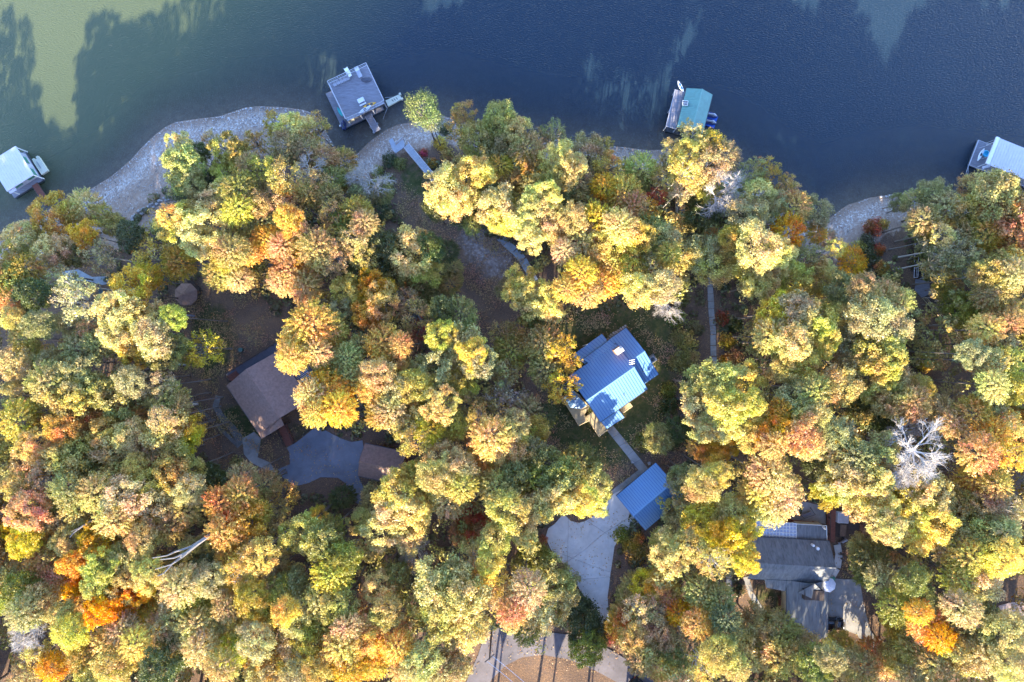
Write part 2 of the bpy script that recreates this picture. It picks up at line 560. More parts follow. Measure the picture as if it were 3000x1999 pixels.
wcol = mixc(sunlit_tint, ramp(noise(0.03, 3).outputs[0], [(0.3, (0.009, 0.021, 0.036)), (0.7, (0.012, 0.026, 0.041))]), ramp(noise(0.03, 3).outputs[0], [(0.3, (0.060, 0.076, 0.038)), (0.7, (0.068, 0.084, 0.042))]))
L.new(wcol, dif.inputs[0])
tr = N.new('ShaderNodeBsdfTransparent'); tr.inputs[0].default_value = (0.80, 0.86, 0.84, 1)
mx = N.new('ShaderNodeMixShader')
L.new(at.outputs['Fac'], mx.inputs[0]); L.new(tr.outputs[0], mx.inputs[1]); L.new(dif.outputs[0], mx.inputs[2])
gl = N.new('ShaderNodeBsdfGlossy'); gl.inputs['Roughness'].default_value = 0.12
fr = N.new('ShaderNodeFresnel'); fr.inputs[0].default_value = 1.38
mp = N.new('ShaderNodeMapping'); mp.inputs['Rotation'].default_value = (0, 0, 0.5); mp.inputs['Scale'].default_value = (1.0, 2.4, 1)
L.new(geo.outputs['Position'], mp.inputs[0])
nz = N.new('ShaderNodeTexNoise'); nz.inputs['Scale'].default_value = 2.2; nz.inputs['Detail'].default_value = 5; nz.inputs['Roughness'].default_value = 0.62
L.new(mp.outputs[0], nz.inputs['Vector'])
bp = N.new('ShaderNodeBump'); bp.inputs['Strength'].default_value = 0.9; bp.inputs['Distance'].default_value = 0.16
L.new(nz.outputs[0], bp.inputs['Height'])
for q in (gl, fr, dif):
    L.new(bp.outputs[0], q.inputs['Normal'])
m2 = N.new('ShaderNodeMixShader')
L.new(fr.outputs[0], m2.inputs[0]); L.new(mx.outputs[0], m2.inputs[1]); L.new(gl.outputs[0], m2.inputs[2])
L.new(m2.outputs[0], out.inputs[0])
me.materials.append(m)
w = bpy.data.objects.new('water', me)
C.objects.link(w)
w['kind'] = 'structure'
w['label'] = 'dark blue rippled lake water, its sunlit green painted in towards the upper left'

# ---------------------------------------------------------------- sheets draped on the ground
def drape(name, poly_px, mat, lift=0.09, skirt=0.35, kind='structure', parent=None, label=None, step=1.0, cuts=None, lo=-100):
    """flat cover following the ground; cuts = joint lines in photo px that split it into separate slabs"""
    pts = [gpt(a, b_, lo=lo) for a, b_ in poly_px]
    pieces = [[(p.x, p.y) for p in pts]]
    if cuts:
        for (a, b_) in cuts:
            A, B = gpt(*a), gpt(*b_)
            nrm = Vector((-(B.y - A.y), B.x - A.x)).normalized()
            new = []
            for pc in pieces:
                for sgn in (1, -1):
                    o_ = []
                    n_ = len(pc)
                    for i in range(n_):
                        P, Q = Vector(pc[i]), Vector(pc[(i + 1) % n_])
                        dp = sgn * (P - A.xy).dot(nrm) - 0.02
                        dq = sgn * (Q - A.xy).dot(nrm) - 0.02
                        if dp >= 0:
                            o_.append(tuple(P))
                        if dp * dq < 0:
                            o_.append(tuple(P + (Q - P) * (dp / (dp - dq))))
                    if len(o_) > 2:
                        new.append(o_)
            pieces = new
    made = []
    for pc in pieces:
        bm = bmesh.new()
        f = bm.faces.new([bm.verts.new((x, y, 0)) for x, y in pc])
        x0, x1 = min(p[0] for p in pc), max(p[0] for p in pc)
        y0, y1 = min(p[1] for p in pc), max(p[1] for p in pc)
        for k in range(int((x1 - x0) / step)):
            bmesh.ops.bisect_plane(bm, geom=bm.verts[:] + bm.edges[:] + bm.faces[:], plane_co=(x0 + (k + 1) * step, 0, 0), plane_no=(1, 0, 0))
        for k in range(int((y1 - y0) / step)):
            bmesh.ops.bisect_plane(bm, geom=bm.verts[:] + bm.edges[:] + bm.faces[:], plane_co=(0, y0 + (k + 1) * step, 0), plane_no=(0, 1, 0))
        bmesh.ops.triangulate(bm, faces=bm.faces[:])
        for v in bm.verts:
            v.co.z = max(ground(v.co.x, v.co.y), lo) + lift
        bmesh.ops.recalc_face_normals(bm, faces=bm.faces[:])
        if bm.faces[0].normal.z < 0:
            bmesh.ops.reverse_faces(bm, faces=bm.faces[:])
        ed = [e for e in bm.edges if e.is_boundary]
        r = bmesh.ops.extrude_edge_only(bm, edges=ed)
        for v in [q for q in r['geom'] if isinstance(q, bmesh.types.BMVert)]:
            v.co.z -= skirt
        me = bpy.data.meshes.new(name)
        if parent is not None:
            o3 = ORG[parent.name]
            bmesh.ops.translate(bm, verts=bm.verts[:], vec=-o3)
        bm.to_mesh(me)
        bm.free()
        me.materials.append(mat)
        o = bpy.data.objects.new(name, me)
        C.objects.link(o)
        if parent is not None:
            o.parent = parent
        elif kind:
            o['kind'] = kind
        if label and parent is None:
            o['label'] = label
        made.append(o)
    return made

def ribbon(pts, w):
    """px polyline -> px polygon of width w px"""
    Lf, Rt = [], []
    for i, p in enumerate(pts):
        a = Vector(pts[max(i - 1, 0)]); c = Vector(pts[min(i + 1, len(pts) - 1)])
        d = (c - a).normalized()
        n_ = Vector((-d.y, d.x)) * (w[i] if isinstance(w, (list, tuple)) else w) / 2
        Lf.append(tuple(Vector(p) + n_)); Rt.append(tuple(Vector(p) - n_))
    return Lf + Rt[::-1]

# concrete driveway of the blue house: separate poured slabs
drv = bpy.data.objects.new('driveway', None)
C.objects.link(drv); drv['kind'] = 'structure'; drv['label'] = 'pale concrete driveway running from the blue garage down to the road'
p0 = gpt(1720, 1600); drv.location = p0; ORG[drv.name] = Vector(p0)
drape('concrete_slab', [(1797, 1447), (1768, 1485), (1752, 1500), (1732, 1517), (1712, 1528), (1692, 1532), (1672, 1526), (1658, 1512), (1645, 1512),
      (1625, 1535), (1606, 1548), (1598, 1575), (1615, 1612), (1640, 1640), (1668, 1672), (1700, 1730), (1728, 1772), (1742, 1800), (1745, 1835), (1790, 1840), (1783, 1800), (1780, 1745), (1788, 1680), (1795, 1635),
      (1800, 1600), (1822, 1570), (1868, 1533), (1880, 1500), (1850, 1450), (1830, 1430)], M['concrete'], lift=0.12, parent=drv,
      cuts=[((1665, 1500), (1659, 1800)), ((1700, 1620), (1900, 1480)), ((1560, 1590), (1800, 1680)), ((1660, 1700), (1830, 1680)), ((1725, 1530), (1830, 1600))])
wk = bpy.data.objects.new('front_path', None)
C.objects.link(wk); wk['kind'] = 'structure'; wk['label'] = 'grey concrete slab walk between the blue house porch and the blue garage'
p0 = gpt(1840, 1310); wk.location = p0; ORG[wk.name] = Vector(p0)
drape('concrete_slab', [(1795, 1246), (1898, 1373), (1880, 1390), (1778, 1262)], M['concrete_old'], lift=0.11, parent=wk,
      cuts=[((1780, 1290), (1830, 1262)), ((1800, 1315), (1850, 1287)), ((1825, 1345), (1870, 1310)), ((1845, 1365), (1890, 1338))])
drape('concrete_slab', [(1898, 1373), (1800, 1452), (1790, 1440), (1803, 1428), (1880, 1370), (1885, 1362)], M['concrete_old'], lift=0.10, parent=wk,
      cuts=[((1855, 1380), (1880, 1405)), ((1825, 1405), (1850, 1430))])

def slabs(name, label, pts, w, mat, cutn, lift=0.1):
    o = bpy.data.objects.new(name, None)
    C.objects.link(o); o['kind'] = 'structure'; o['label'] = label
    p0 = gpt(*pts[len(pts) // 2]); o.location = p0; ORG[o.name] = Vector(p0)
    for i in range(len(pts) - 1):
        A, B = Vector(pts[i]), Vector(pts[i + 1])
        n_ = cutn
        d = (B - A).normalized(); q = Vector((-d.y, d.x))
        for k in range(n_):
            a = A + (B - A) * ((k + 0.03) / n_); c = A + (B - A) * ((k + 0.97) / n_)
            j = random.uniform(-0.06, 0.06) * w
            hw = w / 2 * random.uniform(0.92, 1.05)
            drape('path_slab', [tuple(a + q * (hw + j)), tuple(c + q * (hw + j)), tuple(c - q * (hw - j)), tuple(a - q * (hw - j))], mat, lift=lift + random.uniform(0, 0.03), parent=o, step=1.2)
    return o
slabs('long_path', 'straight pale concrete path going down through the trees right of the lot', [(2078, 800), (2080, 840), (2083, 905), (2089, 980), (2091, 1078)], 17, M['concrete_old'], 3)
slabs('upper_path', 'short concrete path below the wooden stair landing', [(1996, 662), (2020, 690), (2050, 722), (2072, 770)], 20, M['concrete_old'], 1)
slabs('stone_steps', 'curving flight of blue grey stone slabs crossing the leafy slope', [(1458, 688), (1482, 712), (1508, 735), (1530, 762), (1550, 795), (1566, 825), (1590, 870)], 24, M['slate_stone'], 1, lift=0.14)
slabs('patio_path', 'concrete walk beside the grey house', [(2452, 1595), (2458, 1625), (2452, 1665), (2436, 1692)], 20, M['concrete'], 1)
drape('patio', [(2290, 1512), (2330, 1475), (2360, 1470), (2395, 1480), (2418, 1500), (2420, 1535), (2300, 1525)], M['concrete_old'], label='rounded concrete patio above the grey house')
drape('car_pad', [(2405, 1693), (2505, 1698), (2520, 1712), (2529, 1767), (2550, 1846), (2590, 1910), (2560, 1925), (2530, 1888), (2511, 1859), (2463, 1842), (2405, 1838)], M['concrete_old'], lift=0.11, label='concrete parking pad beside the grey house')
drape('asphalt_yard', [(922, 1253), (955, 1262), (1000, 1285), (1030, 1295), (1062, 1290), (1065, 1310), (1052, 1350), (1052, 1400), (1070, 1440), (1068, 1490), (1040, 1470), (1012, 1415), (990, 1400), (940, 1398), (905, 1415), (865, 1425),
      (830, 1400), (815, 1375), (850, 1360), (848, 1325), (840, 1312), (870, 1295)], M['asphalt'], label='blue grey asphalt yard between the brown cottage and its garage')
drape('concrete_apron', [(710, 1285), (745, 1265), (765, 1285), (755, 1340), (790, 1355), (810, 1385), (770, 1372), (735, 1355), (715, 1330)], M['concrete_old'], lift=0.1, label='pale concrete apron below the brown cottage')
drape('gravel_path', ribbon([(640, 1160), (632, 1190), (648, 1220), (680, 1255), (712, 1300)], [16, 18, 18, 22, 26]), M['worn_gravel'], lift=0.07, label='grey gravel path curving round the left side of the brown cottage')
drape('garden_path', ribbon([(530, 1140), (560, 1170), (590, 1205), (640, 1250), (700, 1310)], 10), M['worn_gravel'], lift=0.06, label='narrow grey path left of the brown cottage')
drape('left_drive', ribbon([(2135, 1670), (2137, 1730), (2132, 1790), (2120, 1850)], 17), M['concrete_old'], lift=0.08, label='pale drive strip left of the grey house')
drape('side_path', ribbon([(2185, 1690), (2200, 1740), (2230, 1790)], 16), M['concrete_old'], lift=0.08, label='concrete side path meeting the grey house')
drape('far_drive', [(2925, 1775), (2960, 1765), (3080, 1760), (3080, 1815), (2965, 1812), (2935, 1800)], mk('pink_concrete', (0.50, 0.36, 0.30), 0.9, 0.1, 1), lift=0.1, label='pinkish drive at the right edge among the trees')
# road with a round planted island
drape('road', [(1440, 1835), (1500, 1845), (1600, 1852), (1680, 1860), (1740, 1880), (1800, 1910), (1880, 1960), (1960, 2030), (2040, 2100), (1960, 2160), (1900, 2080), (1830, 2010), (1740, 1962), (1660, 1930),
      (1590, 1918), (1530, 1925), (1480, 1950), (1440, 1990), (1410, 2050), (1400, 2160), (1330, 2160), (1340, 2080), (1365, 2000), (1400, 1920), (1420, 1860)], M['road_asphalt'], lift=0.1, label='purple grey asphalt road looping round a leafy island')
drape('path_patch', [(180, 795), (230, 790), (270, 812), (340, 808), (360, 825), (300, 835), (250, 822), (200, 825)], M['slate_stone'], lift=0.06, label='blue grey paved patch glimpsed among the shore trees')

# ---------------------------------------------------------------- buildings
def fit(corners, z):
    """rectangle from photo corners TL, TR, BR, BL at height z -> centre, angle of the TL-TR side, width, depth"""
    P = [Vector(px2w(a, b, z)) for a, b in corners]
    c = sum(P, Vector((0, 0))) / 4
    u = ((P[1] - P[0]) + (P[2] - P[3])) / 2
    v = ((P[0] - P[3]) + (P[1] - P[2])) / 2
    ang = math.atan2(u.y, u.x)
    n = Vector((-math.sin(ang), math.cos(ang)))
    return c, ang, u.length, abs(v.dot(n))

class Fr:
    """local frame: x along the ridge, y to the upper side"""
    def __init__(s, c, ang, z=0.0):
        s.M = Matrix.Translation((c[0], c[1], z)) @ Matrix.Rotation(ang, 4, 'Z')
        s.ang = ang
    def p(s, x, y, z=0.0):
        return s.M @ Vector((x, y, z))
    def box(s, mb, c, size, rz=0.0):
        mb.box(c, size, rz, s.M)

def gable_roof(parent, fr, L_, W_, ze, zr, mat, ov=0.4, thick=0.12, seams=None, ridge_off=0.0, names='roof_slope', only=None, capmat=None, seam_gap=0.45):
    """two roof slopes, ridge cap, standing seams; dimensions include the overhang"""
    h = L_ / 2
    ry = ridge_off
    sl = []
    for sgn in (1, -1):
        if only and sgn != only:
            continue
        mb = MB()
        e = sgn * W_ / 2
        pts = [fr.p(-h, e, ze), fr.p(h, e, ze), fr.p(h, ry, zr), fr.p(-h, ry, zr)]
        mb.slab(pts, thick)
        o = part(names, mb, mat, parent)
        sl.append(o)
        if seams:
            ms = MB()
            n = max(2, int(L_ / seam_gap))
            for k in range(n + 1):
                x = -h + 0.05 + (L_ - 0.1) * k / n
                w = 0.028
                a0, a1 = fr.p(x - w, e, ze), fr.p(x + w, e, ze)
                b1, b0 = fr.p(x + w, ry, zr), fr.p(x - w, ry, zr)
                up = Vector((0, 0, 0.055))
                ms.slab([a0 + up, a1 + up, b1 + up, b0 + up], 0.06)
            part('seam', ms, seams, o, kind='stuff')
        # fascia and gutter along the eave
        mg = MB()
        a, c = fr.p(-h, e + sgn * 0.05, ze - 0.10), fr.p(h, e + sgn * 0.05, ze - 0.10)
        mg.tube(a, c, 0.07, n=6)
        part('gutter', mg, M['dark_metal'] if mat is not M['white_metal'] else M['white_metal'], o)
    mc = MB()
    w = 0.16
    for sgn in (1, -1):
        if only:
            continue
        s_ = (zr - ze) / (W_ / 2)
        a, c = fr.p(-h, ry, zr + 0.07), fr.p(h, ry, zr + 0.07)
        d, e_ = fr.p(h, ry + sgn * w, zr + 0.07 - w * s_), fr.p(-h, ry + sgn * w, zr + 0.07 - w * s_)
        mc.slab([a, c, d, e_], 0.03)
    if not only:
        part('ridge_cap', mc, capmat or mat, parent)
    return sl

def gable_walls(parent, fr, L_, W_, zg, ze, zr, mat, inset=0.4):
    """walls with pointed gable ends standing under the roof"""
    h, w = L_ / 2 - inset, W_ / 2 - inset
    s_ = (zr - ze) / (W_ / 2)
    zt = ze + inset * s_ - 0.16
    zp = zr - 0.16
    mb = MB()
    vs = []
    for x in (-h, h):
        for y, z in ((-w, zg), (w, zg), (w, zt), (0, zp), (-w, zt)):
            vs.append(fr.p(x, y, z))
    mb.add(vs, [(4, 3, 2, 1, 0), (5, 6, 7, 8, 9), (0, 1, 6, 5), (1, 2, 7, 6), (2, 3, 8, 7), (3, 4, 9, 8), (4, 0, 5, 9)])
    wl_ = part('wall', mb, mat, parent)
    return wl_

def window(wall, fr, x, y, z, w, h, axis='y', sgn=1, frame=None, name='window'):
    """framed window standing 3 cm proud of a wall; axis = wall normal"""
    mb, mg = MB(), MB()
    t = 0.05
    if axis == 'y':
        bx = lambda m_, cx, cz, sx, sz, d, off: m_.box((cx, y + sgn * off, cz), (sx, d, sz), 0, fr.M)
        cx0 = x
    else:
        bx = lambda m_, cx, cz, sx, sz, d, off: m_.box((x + sgn * off, cx, cz), (d, sx, sz), 0, fr.M)
        cx0 = y
    bx(mg, cx0, z, w, h, 0.04, 0.02)
    for q in (-1, 1):
        bx(mb, cx0 + q * (w / 2 + t / 2), z, t, h + 2 * t, 0.08, 0.03)
        bx(mb, cx0, z + q * (h / 2 + t / 2), w, t, 0.08, 0.03)
    o = part(name, mb, frame or M['white_paint'], wall.parent)
    part('pane' if name == 'window' else 'panel', mg, M['dark_glass'] if name == 'window' else M['white_paint'], o)
    return o

def rail(parent, pts, h=1.0, mat=None, gap=1.4, name='railing', bal=0.0, post=0.09):
    mb = MB()
    for i in range(len(pts) - 1):
        A, B = Vector(pts[i]), Vector(pts[i + 1])
        n = max(1, round((B - A).length / gap))
        for k in range(n + 1):
            p_ = A + (B - A) * k / n
            mb.box((p_.x, p_.y, p_.z + h / 2), (post, post, h))
        up = Vector((0, 0, h))
        mb.tube(A + up, B + up, 0.055, n=4)
        mb.tube(A + up * 0.5, B + up * 0.5, 0.03, n=4)
        if bal:
            nb_ = int((B - A).length / bal)
            for k in range(nb_):
                p_ = A + (B - A) * (k + 0.5) / nb_
                mb.box((p_.x, p_.y, p_.z + h / 2), (0.035, 0.035, h * 0.9))
    return part(name, mb, mat or M['tan_rail'], parent)

def planks(parent, poly, z, ang, mat, w=0.145, t=0.05, gap=0.012, name='decking'):
    """deck boards clipped to a convex polygon (world xy) running along ang"""
    mb = MB()
    d = Vector((math.cos(ang), math.sin(ang))); n = Vector((-d.y, d.x))
    P = [Vector(p[:2]) for p in poly]
    c = sum(P, Vector((0, 0))) / len(P)
    ts = [(p - c).dot(n) for p in P]
    k = min(ts)
    while k < max(ts):
        k2 = min(k + w, max(ts))
        def clip(pc, off, sg):
            o_ = []
            for i in range(len(pc)):
                a, b_ = pc[i], pc[(i + 1) % len(pc)]
                da, db = sg * ((a - c).dot(n) - off), sg * ((b_ - c).dot(n) - off)
                if da >= 0: o_.append(a)
                if da * db < 0: o_.append(a + (b_ - a) * (da / (da - db)))
            return o_
        q = clip(P, k, 1)
        if len(q) > 2: q = clip(q, k2 - gap, -1)
        if len(q) > 2:
            zz = z + random.uniform(-0.004, 0.004)
            mb.slab([(p.x, p.y, zz) for p in q], t)
        k = k2
    return part(name, mb, mat, parent, kind='stuff')

def deck(parent, poly_px, z, mat, ang, w=0.145, posts=True, frame_mat=None, railing=None, rmat=None, zg=None):
    P = [px2w(a, b_, z) for a, b_ in poly_px]
    planks(parent, P, z, ang, mat, w)
    mb = MB()
    c = sum((Vector(p) for p in P), Vector((0, 0))) / len(P)
    Q = [c + (Vector(p) - c) * 0.985 for p in P]
    mb.slab([(p.x, p.y, z - 0.055) for p in Q], 0.22)
    if posts:
        for p in Q:
            g_ = ground(p.x, p.y) if zg is None else zg
            q = c + (p - c) * 0.93
            mb.box((q.x, q.y, (z - 0.2 + g_ - 0.4) / 2), (0.16, 0.16, z - 0.2 - g_ + 0.4))
    part('deck_frame', mb, frame_mat or mat, parent)
    if railing:
        pts = [Vector((*(c + (Vector(P[i]) - c) * 0.97), z)) for i in railing]
        rail(parent, pts, mat=rmat or mat, bal=0.3)
    return P

# ---- the blue-roofed house
hz = Z_BLUE
c0 = px2w(1795, 1110, hz)
blue = thing('house', 'lake house with bright blue standing seam metal roof, brick chimney and tan decks', 'house', (c0[0], c0[1], hz))
zeA, zrA = hz + 4.3, hz + 6.6
c, ang, Lr, Wr = fit([(1666, 1104), (1805, 1007), (1897, 1140), (1759, 1237)], zeA)
frA = Fr(c, ang)
gable_roof(blue, frA, Lr, Wr, zeA, zrA, M['blue_metal'], seams=M['blue_seam'])
wA = gable_walls(blue, frA, Lr, Wr, hz - 0.6, zeA, zrA, M['cream_wall'])
for x in (-3.0, -0.6, 2.0):
    window(wA, frA, x, -Wr / 2 + 0.4, hz + 2.4, 1.1, 1.3, 'y', -1)
for y in (-1.8, 1.6):
    window(wA, frA, -Lr / 2 + 0.4, y, hz + 2.4, 1.2, 1.4, 'x', -1)
    window(wA, frA, Lr / 2 - 0.4, y, hz + 3.4, 0.8, 0.8, 'x', 1)
window(wA, frA, -2.2, -Wr / 2 + 0.4, hz + 1.0, 0.95, 2.0, 'y', -1, name='door')
zeB, zrB = hz + 3.5, hz + 5.5
c, angB, LB, WB = fit([(1778, 1000), (1834, 961), (1930, 1096), (1874, 1135)], zeB)
frB = Fr(c, ang)
gable_roof(blue, frB, LB, WB, zeB, zrB, M['blue_metal'], seams=M['blue_seam'])
wB = gable_walls(blue, frB, LB, WB, hz - 0.6, zeB, zrB, M['cream_wall'])
for y in (-2.0, 1.6):
    window(wB, frB, LB / 2 - 0.4, y, hz + 2.0, 1.2, 1.4, 'x', 1)
def seamed_shed(parent, px_pts, zs, mat, seam, gap=0.45, name='lower_roof', t=0.1):
    """single-slope roof from four points: high side a-b, low side d-c"""
    a, b_, c_, d = [Vector((*px2w(x, y, z), z)) for (x, y), z in zip(px_pts, zs)]
    mb = MB().slab([a, b_, c_, d], t)
    o = part(name, mb, mat, parent)
    ms = MB()
    n = max(2, int((b_ - a).length / gap))
    for k in range(n + 1):
        f = k / n
        p0, p1 = a.lerp(b_, f), d.lerp(c_, f)
        s_ = (b_ - a).normalized() * 0.028
        up = Vector((0, 0, 0.05))
        ms.slab([p0 - s_ + up, p0 + s_ + up, p1 + s_ + up, p1 - s_ + up], 0.055)
    part('seam', ms, seam, o, kind='stuff')
    mg = MB().tube(d - Vector((0, 0, 0.08)), c_ - Vector((0, 0, 0.08)), 0.06)
    part('gutter', mg, M['dark_metal'], o)
    return o
# strip of roof running past the upper eave, then the low porch roof beyond it
seamed_shed(blue, [(1724, 1064), (1802, 1010), (1785, 997), (1708, 1053)], [zeA + 0.05, zeA + 0.05, zeA - 0.45, zeA - 0.45], M['blue_metal'], M['blue_seam'], name='eave_extension')
seamed_shed(blue, [(1714, 1066), (1790, 1010), (1763, 979), (1675, 1043)], [zeA - 0.75, zeA - 0.75, hz + 2.7, hz + 2.7], M['blue_metal'], M['blue_seam'], name='porch_roof')
mp_ = MB()
for q in ((1688, 1046), (1722, 1022), (1757, 996)):
    x, y = px2w(*q, hz + 2.6)
    mp_.box((x, y, hz + 0.9), (0.14, 0.14, 3.3))
part('porch_post', mp_, M['white_paint'], blue, kind='stuff')
# front porch
seamed_shed(blue, [(1761, 1236), (1811, 1200), (1829, 1224), (1778, 1257)], [zeA - 0.5, zeA - 0.5, hz + 3.1, hz + 3.1], M['blue_metal'], M['blue_seam'], name='front_porch_roof')
mp_ = MB()
for q in ((1782, 1252), (1824, 1224)):
    x, y = px2w(*q, hz + 3.0)
    mp_.box((x, y, hz + 1.4), (0.16, 0.16, 3.2))
part('porch_post', mp_, M['white_paint'], blue, kind='stuff')
# bay roof over the west deck
zb, zt = hz + 3.0, hz + 4.2
bay = [(1652, 1165), (1671, 1195), (1703, 1199), (1720, 1188), (1700, 1155), (1678, 1140)]
B3 = [Vector((*px2w(a, b_, zb), zb)) for a, b_ in bay]
ap = Vector((*px2w(1694, 1163, zt), zt))
for i in range(4):
    mb = MB().slab([B3[(i - 1) % 6], B3[i], ap], 0.1)
    part('bay_roof', mb, M['blue_metal'], blue)
mb = MB()
cb = sum(B3, Vector()) / 6
mb.prism([tuple((cb + (p - cb) * 0.86).xy) for p in B3], hz - 0.5, zb - 0.12)
part('bay_wall', mb, M['cream_wall'], blue)
# decks
zd = hz + 1.6
deck(blue, [(1643, 1163), (1694, 1246), (1722, 1233), (1712, 1215), (1728, 1192), (1690, 1150)], zd, M['tan_deck'], ang + 1.57, railing=[0, 1, 2], rmat=M['tan_rail'])
deck(blue, [(1716, 1221), (1742, 1204), (1779, 1258), (1753, 1278)], zd + 0.02, M['tan_deck'], ang + 1.57, railing=[0, 3, 2], rmat=M['tan_rail'])
deck(blue, [(1816, 1199), (1843, 1180), (1850, 1189), (1822, 1209)], zd + 0.4, M['tan_deck'], ang, w=0.3, railing=[0, 3, 2, 1], rmat=M['tan_rail'])
# chimney
cc = px2w(1813, 1027, hz + 6.8)
frC = Fr(cc, ang)
mb = MB(); frC.box(mb, (0, 0, hz + 4.6), (1.15, 0.8, 5.2))
ch = part('chimney', mb, M['brick_tan'], blue)
mb = MB(); frC.box(mb, (0, 0, hz + 7.26), (1.3, 0.95, 0.12)); part('chimney_cap', mb, M['concrete'], ch)
mb = MB(); mb.tube(frC.p(0.15, -0.05, hz + 7.3), frC.p(0.15, -0.05, hz + 7.7), 0.22, 0.22, 12); part('flue', mb, M['white_paint'], ch, smooth=False)
# antenna and roof vents
a0 = Vector((*px2w(1849, 1062, hz + 6.7), hz + 6.5))
mb = MB().tube(a0, a0 + Vector((0, 0, 1.0)), 0.04)
for k in (-0.3, 0, 0.3):
    mb.tube(a0 + Vector((-0.45, k, 0.9)), a0 + Vector((0.45, k + 0.15, 0.9)), 0.035)
mb.tube(a0 + Vector((0, -0.35, 0.88)), a0 + Vector((0, 0.35, 0.88)), 0.035)
part('antenna', mb, M['white_paint'], blue)
for q in ((1828, 1158), (1886, 1089)):
    v0 = Vector((*px2w(*q, hz + 5.2), hz + 4.9))
    part('roof_vent', MB().tube(v0 - Vector((0, 0, 0.5)), v0 + Vector((0, 0, 0.55)), 0.07, n=8), M['dark_metal'], blue)
# things round the house
v0 = gpt(1909, 1053)
ac = thing('air_conditioner', 'grey air conditioning unit standing by the right wall of the blue roofed house', 'air conditioner', v0, ang)
mb = MB().box((0, 0, 0.05), (1.5, 1.3, 0.1)); part('pad', mb, M['concrete_old'], ac, local=True)
mb = MB().box((0, 0, 0.55), (0.9, 0.9, 0.9)); part('casing', mb, M['grey_metal'], ac, local=True)
mb = MB().tube((0, 0, 1.0), (0, 0, 1.06), 0.34, 0.34, 16); part('fan_grille', mb, M['dark_metal'], ac, local=True)
v0 = gpt(1706, 1014)
solo('flag_pole', MB().tube(v0, v0 + Vector((0.4, 0.3, 4.2)), 0.05), M['white_paint'], 'short white pole leaning beside the back porch of the blue roofed house', 'pole')
mb = MB()
cx, cy = px2w(1795, 985, hz)
rr = random.Random(5)
pat = bpy.data.objects.new('stone_patio', None); C.objects.link(pat); pat['kind'] = 'structure'; pat['label'] = 'small curved stone patio behind the blue roofed house'
pat.location = (cx, cy, hz); ORG[pat.name] = Vector((cx, cy, hz))
for i in range(7):
    for j in range(3):
        q = gpt(1782 + i * 7 + j * 4, 992 - i * 4.2 - j * 6 + rr.uniform(-1, 1), 0.06)
        n = rr.randint(5, 7); a0_ = rr.uniform(0, 6)
        poly = [(q.x + math.cos(a0_ + 6.283 * k / n) * rr.uniform(0.16, 0.22), q.y + math.sin(a0_ + 6.283 * k / n) * rr.uniform(0.14, 0.2)) for k in range(n)]
        part('flagstone', MB().prism(poly, q.z - 0.1, q.z + rr.uniform(0, 0.03)), M['stone'], pat)

# ---- blue garage
gz = Z_BGAR
c0 = px2w(1905, 1460, gz)
bg_ = thing('garage', 'detached garage with bright blue metal roof at the top of the concrete driveway', 'garage', (c0[0], c0[1], gz))
ze, zr = gz + 3.0, gz + 4.9
c, ag, Lg, Wg = fit([(1806, 1453), (1922, 1356), (2006, 1457), (1890, 1555)], ze)
frG = Fr(c, ag)
gable_roof(bg_, frG, Lg, Wg, ze, zr, M['blue_metal'], seams=M['blue_seam'], seam_gap=0.4)
wG = gable_walls(bg_, frG, Lg, Wg, gz - 0.8, ze, zr, M['cream_wall'], inset=0.75)
for y in (-1.6, 1.6):
    window(wG, frG, -Lg / 2 + 0.75, y, gz + 1.1, 2.5, 2.1, 'x', -1, name='garage_door')
window(wG, frG, 1.0, Wg / 2 - 0.75, gz + 1.6, 1.0, 1.0, 'y', 1)
window(wG, frG, -1.6, Wg / 2 - 0.75, gz + 1.0, 0.9, 2.0, 'y', 1, name='door')

# ---- brown cottage
kz = Z_COTT
c0 = px2w(780, 1160, kz)
cot = thing('cottage', 'brown shingled cottage with a long dark deck among golden trees on the left', 'house', (c0[0], c0[1], kz))
ze, zr = kz + 3.6, kz + 6.0
c, a1, W1, L1 = fit([(664, 1130), (812, 1030), (906, 1172), (758, 1272)], ze)
frK = Fr(c, a1 - math.pi / 2)
gable_roof(cot, frK, L1, W1, ze, zr, M['brown_shingle'], thick=0.18)
wK = gable_walls(cot, frK, L1, W1, kz - 1.0, ze, zr, M['brown_wall'])
for y in (-2.4, 2.2):
    window(wK, frK, -L1 / 2 + 0.4, y, kz + 2.0, 1.6, 1.6, 'x', -1)
    window(wK, frK, L1 / 2 - 0.4, y, kz + 2.0, 1.4, 1.3, 'x', 1)
for x in (-2.8, 0.5, 3.2):
    window(wK, frK, x, -W1 / 2 + 0.4, kz + 2.0, 1.1, 1.2, 'y', -1)
    window(wK, frK, x, W1 / 2 - 0.4, kz + 2.0, 1.1, 1.2, 'y', 1)
Pp = [(790, 1248), (822, 1224), (832, 1246), (766, 1287), (757, 1270)]
zz = [ze + 0.9, ze + 1.9, ze + 1.55, ze - 0.05, ze - 0.02]
mb = MB().slab([(*px2w(*p, z), z - 0.06) for p, z in zip(Pp, zz)], 0.15)
part('porch_roof', mb, M['brown_shingle'], cot)
mb = MB()
for q in ((828, 1245), (800, 1262), (770, 1282)):
    x, y = px2w(*q, ze); mb.box((x, y, kz + 1.6), (0.16, 0.16, 4.0))
part('porch_post', mb, M['dark_brown_wood'], cot, kind='stuff')
deck(cot, [(661, 1097), (826, 996), (852, 1030), (690, 1138)], kz + 1.9, M['slate_deck'], a1, railing=[0, 1, 2], rmat=M['dark_brown_wood'])
deck(cot, [(664, 1103), (690, 1087), (702, 1100), (676, 1118)], kz + 2.1, M['red_wood'], a1, railing=[0, 3], rmat=M['dark_brown_wood'])
